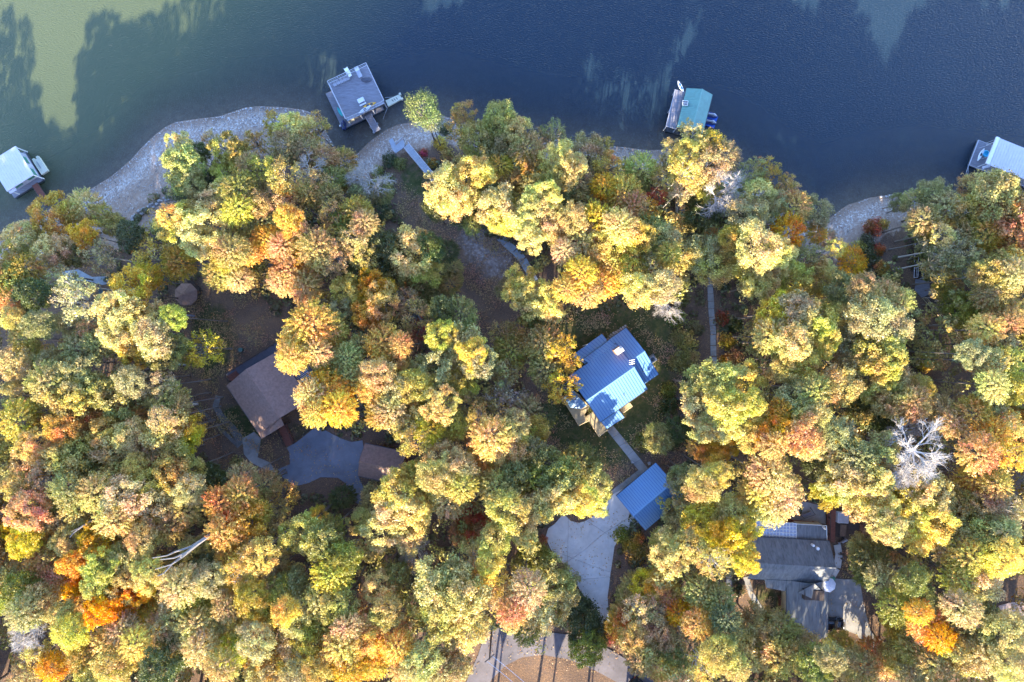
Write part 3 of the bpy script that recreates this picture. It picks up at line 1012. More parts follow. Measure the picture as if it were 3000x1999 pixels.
# rafters of a slatted pergola on the upper right side
mb = MB()
P0, P1, P2 = [Vector((*px2w(*q, kz + 2.8), kz + 2.8)) for q in ((858, 1096), (894, 1078), (876, 1124))]
part('pergola_beam', MB().tube(P0, P2, 0.07, n=4), M['grey_wood_light'], cot); part('pergola_beam', MB().tube(P1, P1 + (P2 - P0), 0.07, n=4), M['grey_wood_light'], cot)
for k in range(7):
    s0 = P0 + (P2 - P0) * (k + 0.5) / 7
    part('pergola_slat', MB().box(tuple((s0 + (s0 + P1 - P0)) / 2 + Vector((0, 0, 0.1))), ((P1 - P0).length, 0.07, 0.07), a1), M['grey_wood_light'], cot)
deck(cot, [(850, 1085), (905, 1070), (925, 1105), (878, 1128)], kz + 0.3, M['slate_deck'], a1, posts=False)
# entry steps / ramp and low wall
mb = MB()
A, B = gpt(826, 1246, 0.5), gpt(850, 1303, 0.25)
rp = thing('ramp', 'dark wooden entry ramp with handrails from the cottage porch to the asphalt yard', 'ramp', tuple(gpt(838, 1275)))
d = (B - A); n_ = Vector((-d.y, d.x, 0)).normalized() * 0.75
part('walkway', MB().slab([A + n_, B + n_, B - n_, A - n_], 0.12), M['red_wood'], rp)
rail(rp, [A + n_, B + n_], 0.9, M['dark_brown_wood']); rail(rp, [A - n_, B - n_], 0.9, M['dark_brown_wood'])
A, B = gpt(858, 1296), gpt(926, 1249)
d = B - A
solo('retaining_wall', MB().slab([A + Vector((0, 0, .5)), B + Vector((0, 0, .5)), B + Vector((.2, .25, .5)), A + Vector((.2, .25, .5))], 0.9), M['dark_brown_wood'], 'low dark timber retaining wall along the upper edge of the asphalt yard', 'wall')

# ---- brown garage right of the yard
z0 = Z_CGAR
c0 = px2w(1115, 1355, z0)
cg = thing('garage', 'brown shingled garage with dark red end wall right of the asphalt yard', 'garage', (c0[0], c0[1], z0))
ze, zr = z0 + 2.8, z0 + 4.4
c, a2, L2, W2 = fit([(1066, 1298), (1187, 1326), (1172, 1420), (1051, 1396)], ze)
frQ = Fr(c, a2)
gable_roof(cg, frQ, L2, W2, ze, zr, M['brown_shingle'], thick=0.16)
wQ = gable_walls(cg, frQ, L2, W2, z0 - 0.8, ze, zr, M['red_wall'], inset=0.35)
window(wQ, frQ, -L2 / 2 + 0.35, 0.0, z0 + 1.1, 3.2, 2.1, 'x', -1, name='garage_door')
window(wQ, frQ, L2 / 2 - 0.35, 0.0, z0 + 1.6, 1.0, 1.0, 'x', 1)
deck(cg, [(1183, 1330), (1202, 1334), (1190, 1412), (1170, 1408)], z0 + 0.9, M['red_wood'], 1.5, w=0.3)

# ---- grey house lower right
yz = Z_GREY
c0 = px2w(2350, 1680, yz)
gh = thing('house', 'grey shingled house with crossing gables, flat rear roof and red brown decks, lower right', 'house', (c0[0], c0[1], yz))
ze, zr = yz + 3.4, yz + 5.9
c, a3, L3, W3 = fit([(2200, 1571), (2432, 1588), (2422, 1708), (2190, 1697)], ze)
frH = Fr(c, a3)
gable_roof(gh, frH, L3, W3, ze, zr, M['grey_shingle'], thick=0.16)
wH = gable_walls(gh, frH, L3, W3, yz - 1.0, ze, zr, M['cream_wall'])
for x in (-4.5, -1.5, 4.6):
    window(wH, frH, x, -W3 / 2 + 0.4, yz + 1.9, 1.3, 1.3, 'y', -1)
for y in (-1.4, 1.4):
    window(wH, frH, L3 / 2 - 0.4, y, yz + 1.9, 1.0, 1.3, 'x', 1)
mb = MB().slab([(*px2w(*p, z), z + 0.05) for p, z in zip([(2240, 1697), (2340, 1705), (2300, 1732), (2245, 1722)], [ze + 0.1, ze + 0.1, ze - 0.5, ze - 0.5])], 0.14)
part('porch_roof', mb, M['grey_shingle'], gh)
# wing running down
zw, zwr = yz + 3.2, yz + 5.0
c, a4, Wd, Ld = fit([(2298, 1700), (2431, 1700), (2420, 1866), (2312, 1866)], zw)
frW = Fr(c, a4 - math.pi / 2)
gable_roof(gh, frW, Ld, Wd, zw, zwr, M['grey_shingle'], thick=0.16)
wW = gable_walls(gh, frW, Ld, Wd, yz - 1.0, zw, zwr, M['cream_wall'])
window(wW, frW, Ld / 2 - 0.4, 0.0, yz + 1.9, 1.4, 1.3, 'x', 1)
for x in (-1.5, 2.0):
    window(wW, frW, x, Wd / 2 - 0.4, yz + 1.1, 2.4, 2.1, 'y', 1, name='garage_door')
# entry dormer with open dark front
ec = px2w(2378, 1722, yz + 5.2)
frE = Fr(ec, a3 + math.pi / 2 * 0)
mb = MB()
zE, zE2 = yz + 5.1, yz + 6.1
mb.slab([frE.p(-1.7, -1.1, zE - 0.6), frE.p(0, 0.9, zE2), frE.p(-0.1, -1.5, zE2 - 0.4)], 0.1)
mb.slab([frE.p(0, 0.9, zE2), frE.p(2.2, -0.9, zE - 0.6), frE.p(-1.7, -1.1, zE - 0.6)], 0.1)
part('dormer_roof', mb, M['grey_shingle'], gh)
mb = MB(); frE.box(mb, (0.5, -1.2, yz + 4.55), (3.0, 1.5, 1.2)); part('dormer_wall', mb, M['dark_brown_wood'], gh)
mb = MB(); frE.box(mb, (0.4, -1.98, yz + 4.6), (1.6, 0.06, 0.7)); part('dormer_window', mb, M['dark_glass'], gh)
# flat roof and plastic-sheet roof behind
z5 = yz + 2.9
FP = [(2333, 1535), (2421, 1540), (2423, 1588), (2333, 1584)]
P = [px2w(*q, z5) for q in FP]
part('flat_roof', MB().slab([(*p, z5) for p in P], 0.15), M['grey_shingle'], gh)
part('edge_trim', MB().tube((*P[0], z5 + .05), (*P[1], z5 + .05), 0.06, n=4).tube((*P[1], z5 + .05), (*P[2], z5 + .05), 0.06, n=4), M['white_paint'], gh)
cc_ = sum((Vector(p) for p in P), Vector((0, 0))) / 4
part('rear_wall', MB().prism([tuple(cc_ + (Vector(p) - cc_) * 0.9) for p in P], yz - 0.8, z5 - 0.17), M['cream_wall'], gh)
SP = [(2215, 1527), (2333, 1533), (2333, 1584), (2215, 1575)]
P = [Vector((*px2w(*q, z5), z5)) for q in SP]
sh = part('plastic_roof', MB().slab([tuple(p) for p in P], 0.03), M['plastic_sheet'], gh)
mb = MB()
for k in range(13):
    f = k / 12
    mb.tube(P[0].lerp(P[1], f) + Vector((0, 0, .03)), P[3].lerp(P[2], f) + Vector((0, 0, .03)), 0.05, n=4)
for k in range(6):
    f = k / 5
    mb.tube(P[0].lerp(P[3], f) + Vector((0, 0, .06)), P[1].lerp(P[2], f) + Vector((0, 0, .06)), 0.05, n=4)
part('batten', mb, M['white_paint'], sh, kind='stuff')
mb = MB()
for p in (P[0], P[0].lerp(P[1], .5), P[1]):
    mb.box((p.x, p.y - 0.1, yz + 1.2), (0.14, 0.14, 3.3))
part('porch_post', mb, M['red_wood'], gh, kind='stuff')
deck(gh, [(2215, 1516), (2330, 1524), (2330, 1580), (2215, 1575)], yz + 0.5, M['red_wood'], a3, w=0.14)
deck(gh, [(2290, 1522), (2388, 1530), (2392, 1541), (2290, 1534)], yz + 0.6, M['red_wood'], a3, w=0.14)
deck(gh, [(2425, 1490), (2449, 1494), (2446, 1590), (2423, 1587)], yz + 1.3, M['red_wood'], 1.5, railing=[0, 3], rmat=M['dark_brown_wood'])
deck(gh, [(2449, 1500), (2520, 1507), (2516, 1580), (2446, 1572)], yz + 0.5, M['dark_brown_wood'], a3, w=0.2, railing=[1, 2], rmat=M['red_wood'])
for q, r in (((2395, 1607), 0.28), ((2382, 1598), 0.22)):
    v0 = Vector((*px2w(*q, yz + 4.2), yz + 4.2))
    o = part('roof_vent', MB().tube(v0 - Vector((0, 0, 0.4)), v0 + Vector((0, 0, 0.25)), r, r * 0.9, 10), M['white_paint'], gh)
v0 = Vector((*px2w(2414, 1547, z5 + 0.6), z5))
part('satellite_dish', MB().tube(v0, v0 + Vector((0, 0, .5)), 0.04).tube(v0 + Vector((0, -.05, .5)), v0 + Vector((0.08, .05, .56)), 0.32, 0.38, 14), M['white_paint'], gh)
# small fence pickets left of the wing
A, B = gpt(2278, 1745), gpt(2282, 1795)
fe = thing('fence', 'short red brown timber fence left of the grey wing', 'fence', tuple(A))
rail(fe, [A, B], 1.1, M['red_wood'], bal=0.18)
A, B = gpt(2200, 1712), gpt(2275, 1738)
mb = MB()
# hot tub on the dark deck
v0 = Vector((*px2w(2470, 1517, yz + 1.2), yz + 0.52))
ht = thing('hot_tub', 'square pale hot tub on the red brown deck right of the grey house', 'hot tub', v0, a3)
part('shell', MB().box((0, 0, 0.4), (1.7, 1.7, 0.8)), M['white_plastic'], ht, local=True)
part('cover', MB().box((0, 0, 0.86), (1.55, 1.55, 0.1)), M['grey_cover'], ht, local=True)
v0 = Vector((*px2w(2467, 1553, yz + 0.9), yz + 0.52))
tb = thing('table', 'brown tabletop on the dark deck below the hot tub', 'table', v0, a3)
part('tabletop', MB().box((0, 0, 0.72), (1.0, 1.9, 0.06)), M['brown_wall'], tb, local=True)
for sx in (-1, 1):
    for sy in (-1, 1):
        part('leg', MB().box((sx * .42, sy * .85, .345), (.07, .07, .69)), M['dark_brown_wood'], tb, local=True)
v0 = gpt(2466, 1585)
bn = thing('bench', 'pale grey bench tilted beside the path of the grey house', 'bench', v0, 0.5)
part('seat', MB().box((0, 0, .45), (1.5, .45, .06)), M['grey_wood_light'], bn, local=True)
part('backrest', MB().box((0, .24, .75), (1.5, .05, .4)), M['grey_wood_light'], bn, local=True)
for sx in (-1, 1):
    part('leg', MB().box((sx * .65, 0, .21), (.08, .4, .42)), M['grey_wood_light'], bn, local=True)
# swing frame on the patio
v0 = gpt(2358, 1505)
sw = thing('swing_seat', 'grey metal swing seat with slanted legs on the rounded patio', 'swing seat', v0, 0.35)
mb = MB()
for sx in (-1, 1):
    mb.tube((sx * 1.1, -.7, 0), (sx * .9, 0, 1.9), .04); mb.tube((sx * 1.1, .7, 0), (sx * .9, 0, 1.9), .04)
mb.tube((-.9, 0, 1.9), (.9, 0, 1.9), .05)
part('frame', mb, M['dark_metal'], sw, local=True)
part('seat', MB().box((0, 0, .55), (1.4, .55, .07)), M['grey_wood'], sw, local=True)
part('backrest', MB().box((0, .3, .85), (1.4, .06, .5)), M['grey_wood'], sw, local=True)

# patio umbrella (octagonal) with table
v0 = gpt(2437, 1708)
v0 = Vector((*px2w(2430, 1716, yz + 3.8), ground(*px2w(2430, 1716, yz + 3.8))))
um = thing('umbrella', 'pale lavender grey octagonal patio umbrella beside the grey house car pad', 'umbrella', v0, 0.2)
R_ = 1.15
for k in range(8):
    a, b_ = 2 * math.pi * k / 8, 2 * math.pi * (k + 1) / 8
    pts = [Vector((math.cos(a) * R_, math.sin(a) * R_, 3.55)), Vector((math.cos(b_) * R_, math.sin(b_) * R_, 3.55)), Vector((0, 0, 4.15))]
    part('canopy_panel', MB().slab(pts, 0.02), M['canvas'], um, local=True)
part('pole', MB().tube((0, 0, 0), (0, 0, 4.3), .035, n=8), M['grey_metal'], um, local=True)
part('base', MB().tube((0, 0, 0), (0, 0, .1), .3, n=12), M['dark_metal'], um, local=True)
v1 = gpt(2433, 1692)
tb = thing('table', 'small green topped table under the pale umbrella', 'table', v1, 0.2)
part('tabletop', MB().box((0, 0, .7), (.9, .6, .05)), M['green_panel'], tb, local=True)
for sx in (-1, 1):
    for sy in (-1, 1):
        part('leg', MB().box((sx * .38, sy * .24, .335), (.05, .05, .67)), M['dark_metal'], tb, local=True)

# ---------------------------------------------------------------- cars
def make_car(label, loc, rz, group=None):
    t = thing('car', label, 'car', loc, rz, group)
    Lc, Wc = 4.7, 1.85
    # body: lofted cross-sections along x
    def ring(x, w, zl, zh, zr_):
        return [(x, -w, zl), (x, -w * 1.02, (zl + zh) / 2), (x, -w * 0.94, zh), (x, -w * .5, zr_), (x, w * .5, zr_), (x, w * 0.94, zh), (x, w * 1.02, (zl + zh) / 2), (x, w, zl)]
    st = [(-2.33, .70, .42, .75, .80), (-2.2, .86, .3, .92, .98), (-1.2, .92, .28, .98, 1.03), (.9, .92, .28, .98, 1.03), (1.7, .90, .28, .92, 1.0), (2.15, .84, .32, .82, .88), (2.36, .62, .42, .66, .70)]
    part('body', MB().loft([ring(*s_) for s_ in st]), M['black_paint'], t, local=True, smooth=False)
    cab = [(-2.15, .70, .98, 1.02, 1.03), (-1.75, .74, .98, 1.52, 1.58), (0.2, .76, .98, 1.6, 1.66), (0.45, .75, .98, 1.55, 1.6), (1.25, .72, .96, 1.0, 1.01)]
    part('glasshouse', MB().loft([ring(*s_) for s_ in cab]), M['dark_glass'], t, local=True)
    part('roof', MB().loft([ring(x, .66, 1.56, z, z + .03) for x, z in ((-1.7, 1.62), (-1.0, 1.68), (.3, 1.67))]), M['black_paint'], t, local=True)
    for sx in (-1.45, 1.45):
        for sy in (-1, 1):
            w_ = part('wheel', MB().tube((sx, sy * .68, .34), (sx, sy * .94, .34), .34, n=16), M['rubber'], t, local=True)
            part('rim', MB().tube((sx, sy * .935, .34), (sx, sy * .955, .34), .2, n=12), M['grey_metal'], w_, local=True)
    for sy in (-1, 1):
        part('headlight', MB().box((2.26, sy * .58, .72), (.2, .34, .12)), M['white_plastic'], t, local=True)
        part('tail_light', MB().box((-2.28, sy * .62, .82), (.12, .3, .14)), M['red_wall'], t, local=True)
        part('mirror', MB().box((.85, sy * 1.02, 1.06), (.16, .2, .13)), M['black_paint'], t, local=True)
    part('wiper', MB().tube((1.3, -.5, 1.03), (1.05, .1, 1.14), .015, n=4), M['white_plastic'], t, local=True)
    return t
v0 = gpt(2424, 1822, 0.1)
make_car('black car on the concrete pad, tucked against the wall of the grey wing', v0, -0.05)
v0 = gpt(1880, 2015, 0.1)
make_car('black car on the road at the bottom edge of the photo', v0, -0.75)

# ---------------------------------------------------------------- lake docks and boats
def kayak(name, label, mat, loc, rz, L_=3.0, W_=0.75, seats=2, cat='kayak', tilt=0.0, group=None, open_=True, sit=None):
    t = thing(name, label, cat, loc, rz, group)
    rings = []
    for k in range(9):
        f = -1 + 2 * k / 8
        w = W_ / 2 * max(0.04, (1 - abs(f) ** 2.4))
        z = 0.10 * abs(f) ** 2
        x = f * L_ / 2
        rings.append([(x, -w * .55, z), (x, -w, z + .18), (x, -w * .8, z + .30), (x, w * .8, z + .30), (x, w, z + .18), (x, w * .55, z)])
    part('hull', MB().loft(rings), mat, t, local=True, smooth=False)
    for k in range(seats):
        x = (k - (seats - 1) / 2) * L_ * 0.3
        s_ = part('seat', MB().box((x, 0, .32), (.5, W_ * .5, .05)), sit or M['dark_metal'], t, local=True)
    return t

def floats(t, poly, z0=-0.35, z1=0.25, mat=None):
    part('float', MB().prism(poly, z0, z1), mat or M['dark_metal'], t)

# ---- two-level dock, top centre left
zu, zl_ = 3.35, 0.55
c, ad, wd, dd = fit([(969, 243), (1073, 191), (1130, 301), (1010, 356)], zu)
d1 = thing('boat_dock', 'two level weathered grey wooden dock with kayaks and chairs on its upper deck', 'dock', (c.x, c.y, 0))
LP = [px2w(*q, zl_) for q in ((955, 276), (1063, 222), (1136, 314), (1003, 379))]
cl, al, wl2, dl2 = fit([(955, 278), (1062, 220), (1136, 314), (1005, 381)], zl_)
f1 = Fr(cl, ad)
lp = [tuple(f1.p(x, y)[:2]) for x, y in ((-wl2 / 2, -dl2 / 2), (wl2 / 2, -dl2 / 2), (wl2 / 2, dl2 / 2), (-wl2 / 2, dl2 / 2))]
floats(d1, lp, mat=M['dark_metal'])
planks(d1, lp, zl_, ad + math.pi / 2 * 0, M['grey_wood'], name='lower_decking')
fu = Fr(c, ad)
up = [tuple(fu.p(x, y)[:2]) for x, y in ((-wd / 2, -dd / 2), (wd / 2, -dd / 2), (wd / 2, dd / 2), (-wd / 2, dd / 2))]
planks(d1, up, zu, ad, M['grey_wood'], name='upper_decking')
mb = MB()
for x, y, sx, sy in ((0, -dd / 2, wd + .1, .12), (0, dd / 2, wd + .1, .12), (-wd / 2, 0, .12, dd + .1), (wd / 2, 0, .12, dd + .1)):
    fu.box(mb, (x, y, zu - .12), (sx, sy, .3))
part('edge_beam', mb, M['grey_wood_light'], d1)
mb = MB()
for x in (-1, -.33, .33, 1):
    for y in (-1, 0, 1):
        fu.box(mb, (x * (wd / 2 - .15), y * (dd / 2 - .15), (zu + zl_) / 2 - .05), (.16, .16, zu - zl_ - .3))
part('post', mb, M['grey_wood_light'], d1, kind='stuff')
UP3 = [Vector((*p, zu)) for p in up]
rail(d1, [UP3[0], UP3[3], UP3[2], UP3[1], UP3[0]], 1.0, M['grey_wood_light'], gap=1.8, post=0.1)
# closed lower room: dark plank walls towards the shore, cream panel at the corner
mb = MB(); fu.box(mb, (0.4, 0.2, (zu + zl_) / 2 - .1), (wd - 1.4, dd - 1.1, zu - zl_ - .35)); part('wall', mb, M['dark_brown_wood'], d1)
for k in range(8):
    mb = MB(); fu.box(mb, (-wd / 2 + 1.0 + k * .85, -dd / 2 + .66, (zu + zl_) / 2 - .1), (.78, .06, zu - zl_ - .5)); part('wall_board', mb, M['slate_deck'], d1)
mb = MB(); fu.box(mb, (-wd / 2 + .55, -dd / 2 + .5, (zu + zl_) / 2 - .1), (1.1, .08, zu - zl_ - .4)); part('wall_panel', mb, M['cream_wall'], d1)
# slide at the far edge
s0 = Vector((*px2w(1028, 226, zu + .6), zu + .9)); s1 = Vector((*px2w(1012, 199, 1.2), 1.1))
sl = thing('water_slide', 'white water slide dropping from the far edge of the two level dock', 'slide', (s0.x, s0.y, zu))
d = (s1 - s0); n_ = Vector((-d.y, d.x, 0)).normalized() * .35
part('chute', MB().slab([s0 + n_, s1 + n_, s1 - n_, s0 - n_], .06), M['white_plastic'], sl)
for q in (-1, 1):
    part('side_wall', MB().slab([s0 + n_ * q + Vector((0, 0, .25)), s1 + n_ * q + Vector((0, 0, .25)), s1 + n_ * q * .85 + Vector((0, 0, .25)), s0 + n_ * q * .85 + Vector((0, 0, .25))], .3), M['white_plastic'], sl)
mb = MB()
for q in (-.3, .3):
    a_ = s0 + n_ * q * 3
    mb.tube((a_.x, a_.y, zu), (a_.x, a_.y, zu + 1.9), .03)
part('ladder', mb, M['grey_metal'], sl)
# chairs
def make_chair(label, loc, rz, mat, group=None):
    t = thing('chair', label, 'chair', loc, rz, group)
    part('seat', MB().box((0, 0, .42), (.46, .48, .06)), mat, t, local=True)
    part('backrest', MB().slab([(-.23, .22, .5), (.23, .22, .5), (.23, .36, 1.0), (-.23, .36, 1.0)], .05), mat, t, local=True)
    for sx in (-1, 1):
        part('armrest', MB().box((sx * .25, 0, .64), (.05, .46, .05)), mat, t, local=True)
        for sy in (-1, 1):
            part('leg', MB().box((sx * .21, sy * .2, .2), (.05, .05, .4)), mat, t, local=True)
    return t
chs = [(981, 247), (991, 242), (1001, 238), (1010, 233), (1019, 229)]
words = ['first grey chair from the left in the row on the two level dock', 'second grey chair from the left in the row on the two level dock', 'middle grey chair of the row of five on the two level dock',
         'fourth grey chair from the left in the row, near the water slide', 'last grey chair of the row, right beside the water slide']
ch0 = None
for q, lb in zip(chs, words):
    v = Vector((*px2w(q[0], q[1] + 1, zu + .5), zu))
    if ch0 is None:
        ch0 = make_chair(lb, v, ad, M['grey_wood_light'], 'chairs in a row on the upper dock deck')
    else:
        copy_thing(ch0, v, ad + random.uniform(-.15, .15), lb, 'chairs in a row on the upper dock deck')
v = Vector((*px2w(1050, 212, zu + .4), zu))
lg = thing('sun_lounger', 'pale lounger near the far corner of the two level dock', 'lounger', v, ad)
part('seat', MB().box((0, -.3, .35), (.7, 1.2, .07)), M['grey_cover'], lg, local=True)
part('backrest', MB().slab([(-.35, .3, .38), (.35, .3, .38), (.35, .85, .8), (-.35, .85, .8)], .06), M['white_plastic'], lg, local=True)
for sx in (-1, 1):
    for y in (-.8, .25):
        part('leg', MB().box((sx * .3, y, .16), (.05, .05, .32)), M['grey_metal'], lg, local=True)
v = Vector((*px2w(1058, 295, zu + .5), zu))
tb = thing('table', 'white picnic table with bench near the middle of the two level dock', 'table', v, ad)
part('tabletop', MB().box((0, 0, .72), (1.15, .75, .05)), M['canvas'], tb, local=True)
for sx in (-1, 1):
    part('leg', MB().box((sx * .45, 0, .35), (.08, .6, .7)), M['canvas'], tb, local=True)
part('bench', MB().box((0, -.65, .42), (1.2, .26, .05)), M['canvas'], tb, local=True)
v = Vector((*px2w(1073, 232, zu + .3), zu))
mt = MB()
rr = random.Random(3)
rings = []
for k in range(6):
    f = k / 5
    rings.append([(math.cos(a) * (.85 - .1 * f) * (1 - f * f * .35) * (1.15 if abs(math.cos(a)) > .5 else 1), math.sin(a) * .5 * (1 - f * f * .5), f * .3 * (1 + .2 * math.sin(a * 3))) for a in [2 * math.pi * i / 12 for i in range(12)]])
R_ = Matrix.Rotation(ad - .4, 3, 'Z')
mt.loft([[tuple(R_ @ Vector(p) + v) for p in r] for r in rings])
solo('tarpaulin', mt, M['slate_deck'], 'dark grey heap of folded tarpaulin on the upper dock deck', 'tarpaulin', smooth=True)
kayak('kayak', 'yellow kayak with two dark seats lying at the shore side of the upper deck', M['yellow_plastic'], Vector((*px2w(1083, 308, zu + .2), zu)), ad - .1, 2.3, .65, 2)
kayak('kayak', 'white kayak lying beside the yellow one on the dock edge', M['white_plastic'], Vector((*px2w(1068, 319, zu + .6), zu)), ad + .12, 2.5, .7, 1)
kayak('kayak', 'teal kayak on the lower deck at the left side of the two level dock', M['teal_plastic'], Vector((*px2w(996, 328, zl_ + .3), zl_)), ad + math.pi / 2 + .1, 1.9, .55, 0)
v = Vector((*px2w(1007, 367, zl_ + .2), zl_))
by = thing('water_scooter', 'small navy blue water scooter at the lower left corner of the dock', 'water scooter', v, ad + 1.2)
part('hull', MB().loft([[(x, -w, 0), (x, -w, .35), (x, 0, .5), (x, w, .35), (x, w, 0)] for x, w in ((-.8, .3), (-.2, .42), (.4, .38), (.85, .08))]), M['navy'], by, local=True)
part('seat', MB().box((-.25, 0, .52), (.7, .3, .12)), M['black_paint'], by, local=True)
part('handlebar', MB().tube((.2, -.3, .7), (.2, .3, .7), .04), M['dark_metal'], by, local=True)
mb = MB().tube(Vector((*px2w(997, 369, .3), .25)), Vector((*px2w(997, 369, .7), .85)), .22, .14, 10)
solo('buoy', mb, M['white_plastic'], 'white mooring buoy at the lower left corner of the two level dock', 'buoy')
# gangway to the shore
A, B = Vector((*px2w(1078, 337, .9), .9)), Vector((*px2w(1105, 385, .55), .5))
gw = thing('gangway', 'grey wooden gangway leading from the two level dock toward the shore', 'gangway', tuple(A))
d = (B - A); n_ = Vector((-d.y, d.x, 0)).normalized()
for k in range(14):
    p0, p1 = A + d * (k / 14), A + d * ((k + .93) / 14)
    part('board', MB().slab([p0 + n_ * .55, p1 + n_ * .55, p1 - n_ * .55, p0 - n_ * .55], .05), M['grey_wood'], gw)
for q in (-1, 1):
    part('edge_beam', MB().slab([A + n_ * q * .62, B + n_ * q * .62, B + n_ * q * .55, A + n_ * q * .55], .18), M['grey_wood_light'], gw)
mb = MB()
for f in (.62, .95):
    for q in (-1, 1):
        p = A + d * f + n_ * q * .72
        mb.box((p.x, p.y, .2), (.14, .14, 1.0))
part('post', mb, M['grey_metal'], gw, kind='stuff')
# floating drive-on platform at the right
Pf = [Vector((*px2w(*q, .5), .5)) for q in ((1129, 295), (1171, 276), (1177, 290), (1137, 312))]
pf = thing('floating_platform', 'cream plastic drive-on floating platform moored right of the two level dock', 'platform', tuple(Pf[0].xy) + (0,))
part('deck_plate', MB().slab([tuple(p) for p in Pf], .45), M['cream_plastic'], pf)
for k in range(3):
    p = Pf[0].lerp(Pf[1], .42 + k * .15) * .5 + Pf[3].lerp(Pf[2], .42 + k * .15) * .5
    part('slot', MB().box((p.x, p.y, .51), (.12, .45, .06), ad + .25), M['dark_metal'], pf)
for k, q in enumerate((Pf[1], Pf[2])):
    part('nose_roller', MB().box((q.x + .05, q.y, .4), (.35, .35, .5), ad), M['cream_plastic'], pf)

# ---- green-roofed boathouse, upper right
zf = 0.5
c, _, wv, dv = fit([(1978, 262), (2010, 268), (1986, 378), (1951, 370)], 3.0)
c2, ag2, wr, lr = fit([(2011, 258), (2088, 278), (2058, 391), (1984, 373)], 3.3)
d2 = thing('boathouse', 'floating boathouse with green ribbed metal gable roof and grey upper deck', 'boathouse', (c2.x, c2.y, 0))
fg = Fr(c2, ag2 - math.pi / 2)
gable_roof(d2, fg, lr, wr, 3.3, 4.5, M['green_metal'], seams=M['green_metal'], seam_gap=0.3, ridge_off=0.15)
mb = MB(); fg.box(mb, (0, 0, 1.8), (lr - .8, wr - .8, 2.8)); part('wall', mb, M['dark_metal'], d2)
fl = Fr(c2, ag2 - math.pi / 2)
pl = [tuple(fl.p(x, y)[:2]) for x, y in ((-lr / 2 - .1, -wr / 2 - 1.3), (lr / 2 + .1, -wr / 2 - 1.3), (lr / 2 + .1, wr / 2 + .2), (-lr / 2 - .1, wr / 2 + .2))]
floats(d2, pl)
cdk, adk, wdk, ldk = fit([(1979, 263), (2009, 269), (1984, 378), (1951, 370)], 2.6)
fd = Fr(cdk, ag2)
dp = [tuple(fd.p(x, y)[:2]) for x, y in ((-wdk / 2, -ldk / 2), (wdk / 2, -ldk / 2), (wdk / 2, ldk / 2), (-wdk / 2, ldk / 2))]
planks(d2, dp, 2.6, ag2 + math.pi / 2, M['grey_wood'], name='upper_decking')
mb = MB()
for x, y in ((-1, -1), (1, -1), (1, 1), (-1, 1), (-1, 0), (1, 0)):
    fd.box(mb, (x * (wdk / 2 - .1), y * (ldk / 2 - .1), 1.2), (.14, .14, 2.6))
part('post', mb, M['grey_wood_light'], d2, kind='stuff')
part('edge_beam', MB().tube((*dp[0], 2.55), (*dp[3], 2.55), .07, n=4).tube((*dp[0], 2.55), (*dp[1], 2.55), .07, n=4), M['grey_wood_light'], d2)
# ladder frame / roof hatch lying against the roof
def framepx(t, pts, z, mat, r=.05):
    P = [Vector((*px2w(*q, zz_), zz_)) for q, zz_ in zip(pts, z)]
    mb = MB()
    for i in range(len(P)):
        mb.tube(P[i], P[(i + 1) % len(P)], r, n=4)
    mb.tube((P[0] + P[3]) / 2, (P[1] + P[2]) / 2, r, n=4)
    return part('roof_hatch_frame', mb, mat, t)
hp = [(2000, 295), (2016, 296), (2014, 310), (1999, 308)]
hz_ = (3.45, 4.0, 4.0, 3.45)
part('roof_hatch', MB().slab([Vector((*px2w(*q, z), z)) for q, z in zip(hp, hz_)], .06), M['grey_wood'], d2)
framepx(d2, hp, [z + .05 for z in hz_], M['white_paint'])
kayak('paddleboard', 'white paddle board with blue patches leaning off the far corner of the green boathouse', M['white_plastic'], Vector((*px2w(1994, 254, 2.8), 2.6)), math.radians(118 - 0), 2.1, .6, 2, cat='paddle board', sit=M['blue_plastic'])
v = Vector((*px2w(1988, 263, 2.9), 2.6))
# jet skis under grey covers on a blue float
c3, a5, w5, l5 = fit([(2070, 327), (2104, 338), (2098, 375), (2064, 363)], .35)
jp = thing('floating_platform', 'blue plastic drive-on float carrying two covered water scooters', 'platform', (c3.x, c3.y, 0), a5)
for k in (-1, 1):
    part('float', MB().box((0, k * .62 - .15, .12), (1.9, .95, .4)), M['blue_plastic'], jp, local=True)
def make_ski(label, loc, rz):
    t = thing('water_scooter', label, 'water scooter', loc, rz, 'covered water scooters beside the green boathouse')
    part('hull', MB().loft([[(x, -w, 0), (x, -w * 1.1, .3), (x, 0, .45), (x, w * 1.1, .3), (x, w, 0)] for x, w in ((-1.0, .36), (-.3, .42), (.5, .38), (1.05, .08))]), M['navy'], t, local=True)
    rg = []
    for x, w, h_ in ((-.98, .12, .5), (-.75, .2, .62), (-.3, .17, .66), (.05, .22, .8), (.3, .3, .95), (.55, .2, .8), (.95, .08, .45)):
        rg.append([(x, -w, .38), (x, -w * .7, h_ - .08), (x, 0, h_), (x, w * .7, h_ - .08), (x, w, .38)])
    part('cover', MB().loft(rg), M['grey_cover'], t, local=True, smooth=True)
    return t
for k, (q, lb) in enumerate((((2086, 337), 'upper of the two grey covered water scooters on the blue float'), ((2083, 357), 'lower of the two grey covered water scooters on the blue float'))):
    make_ski(lb, Vector((*px2w(*q, .7), .35)), a5 + .05)

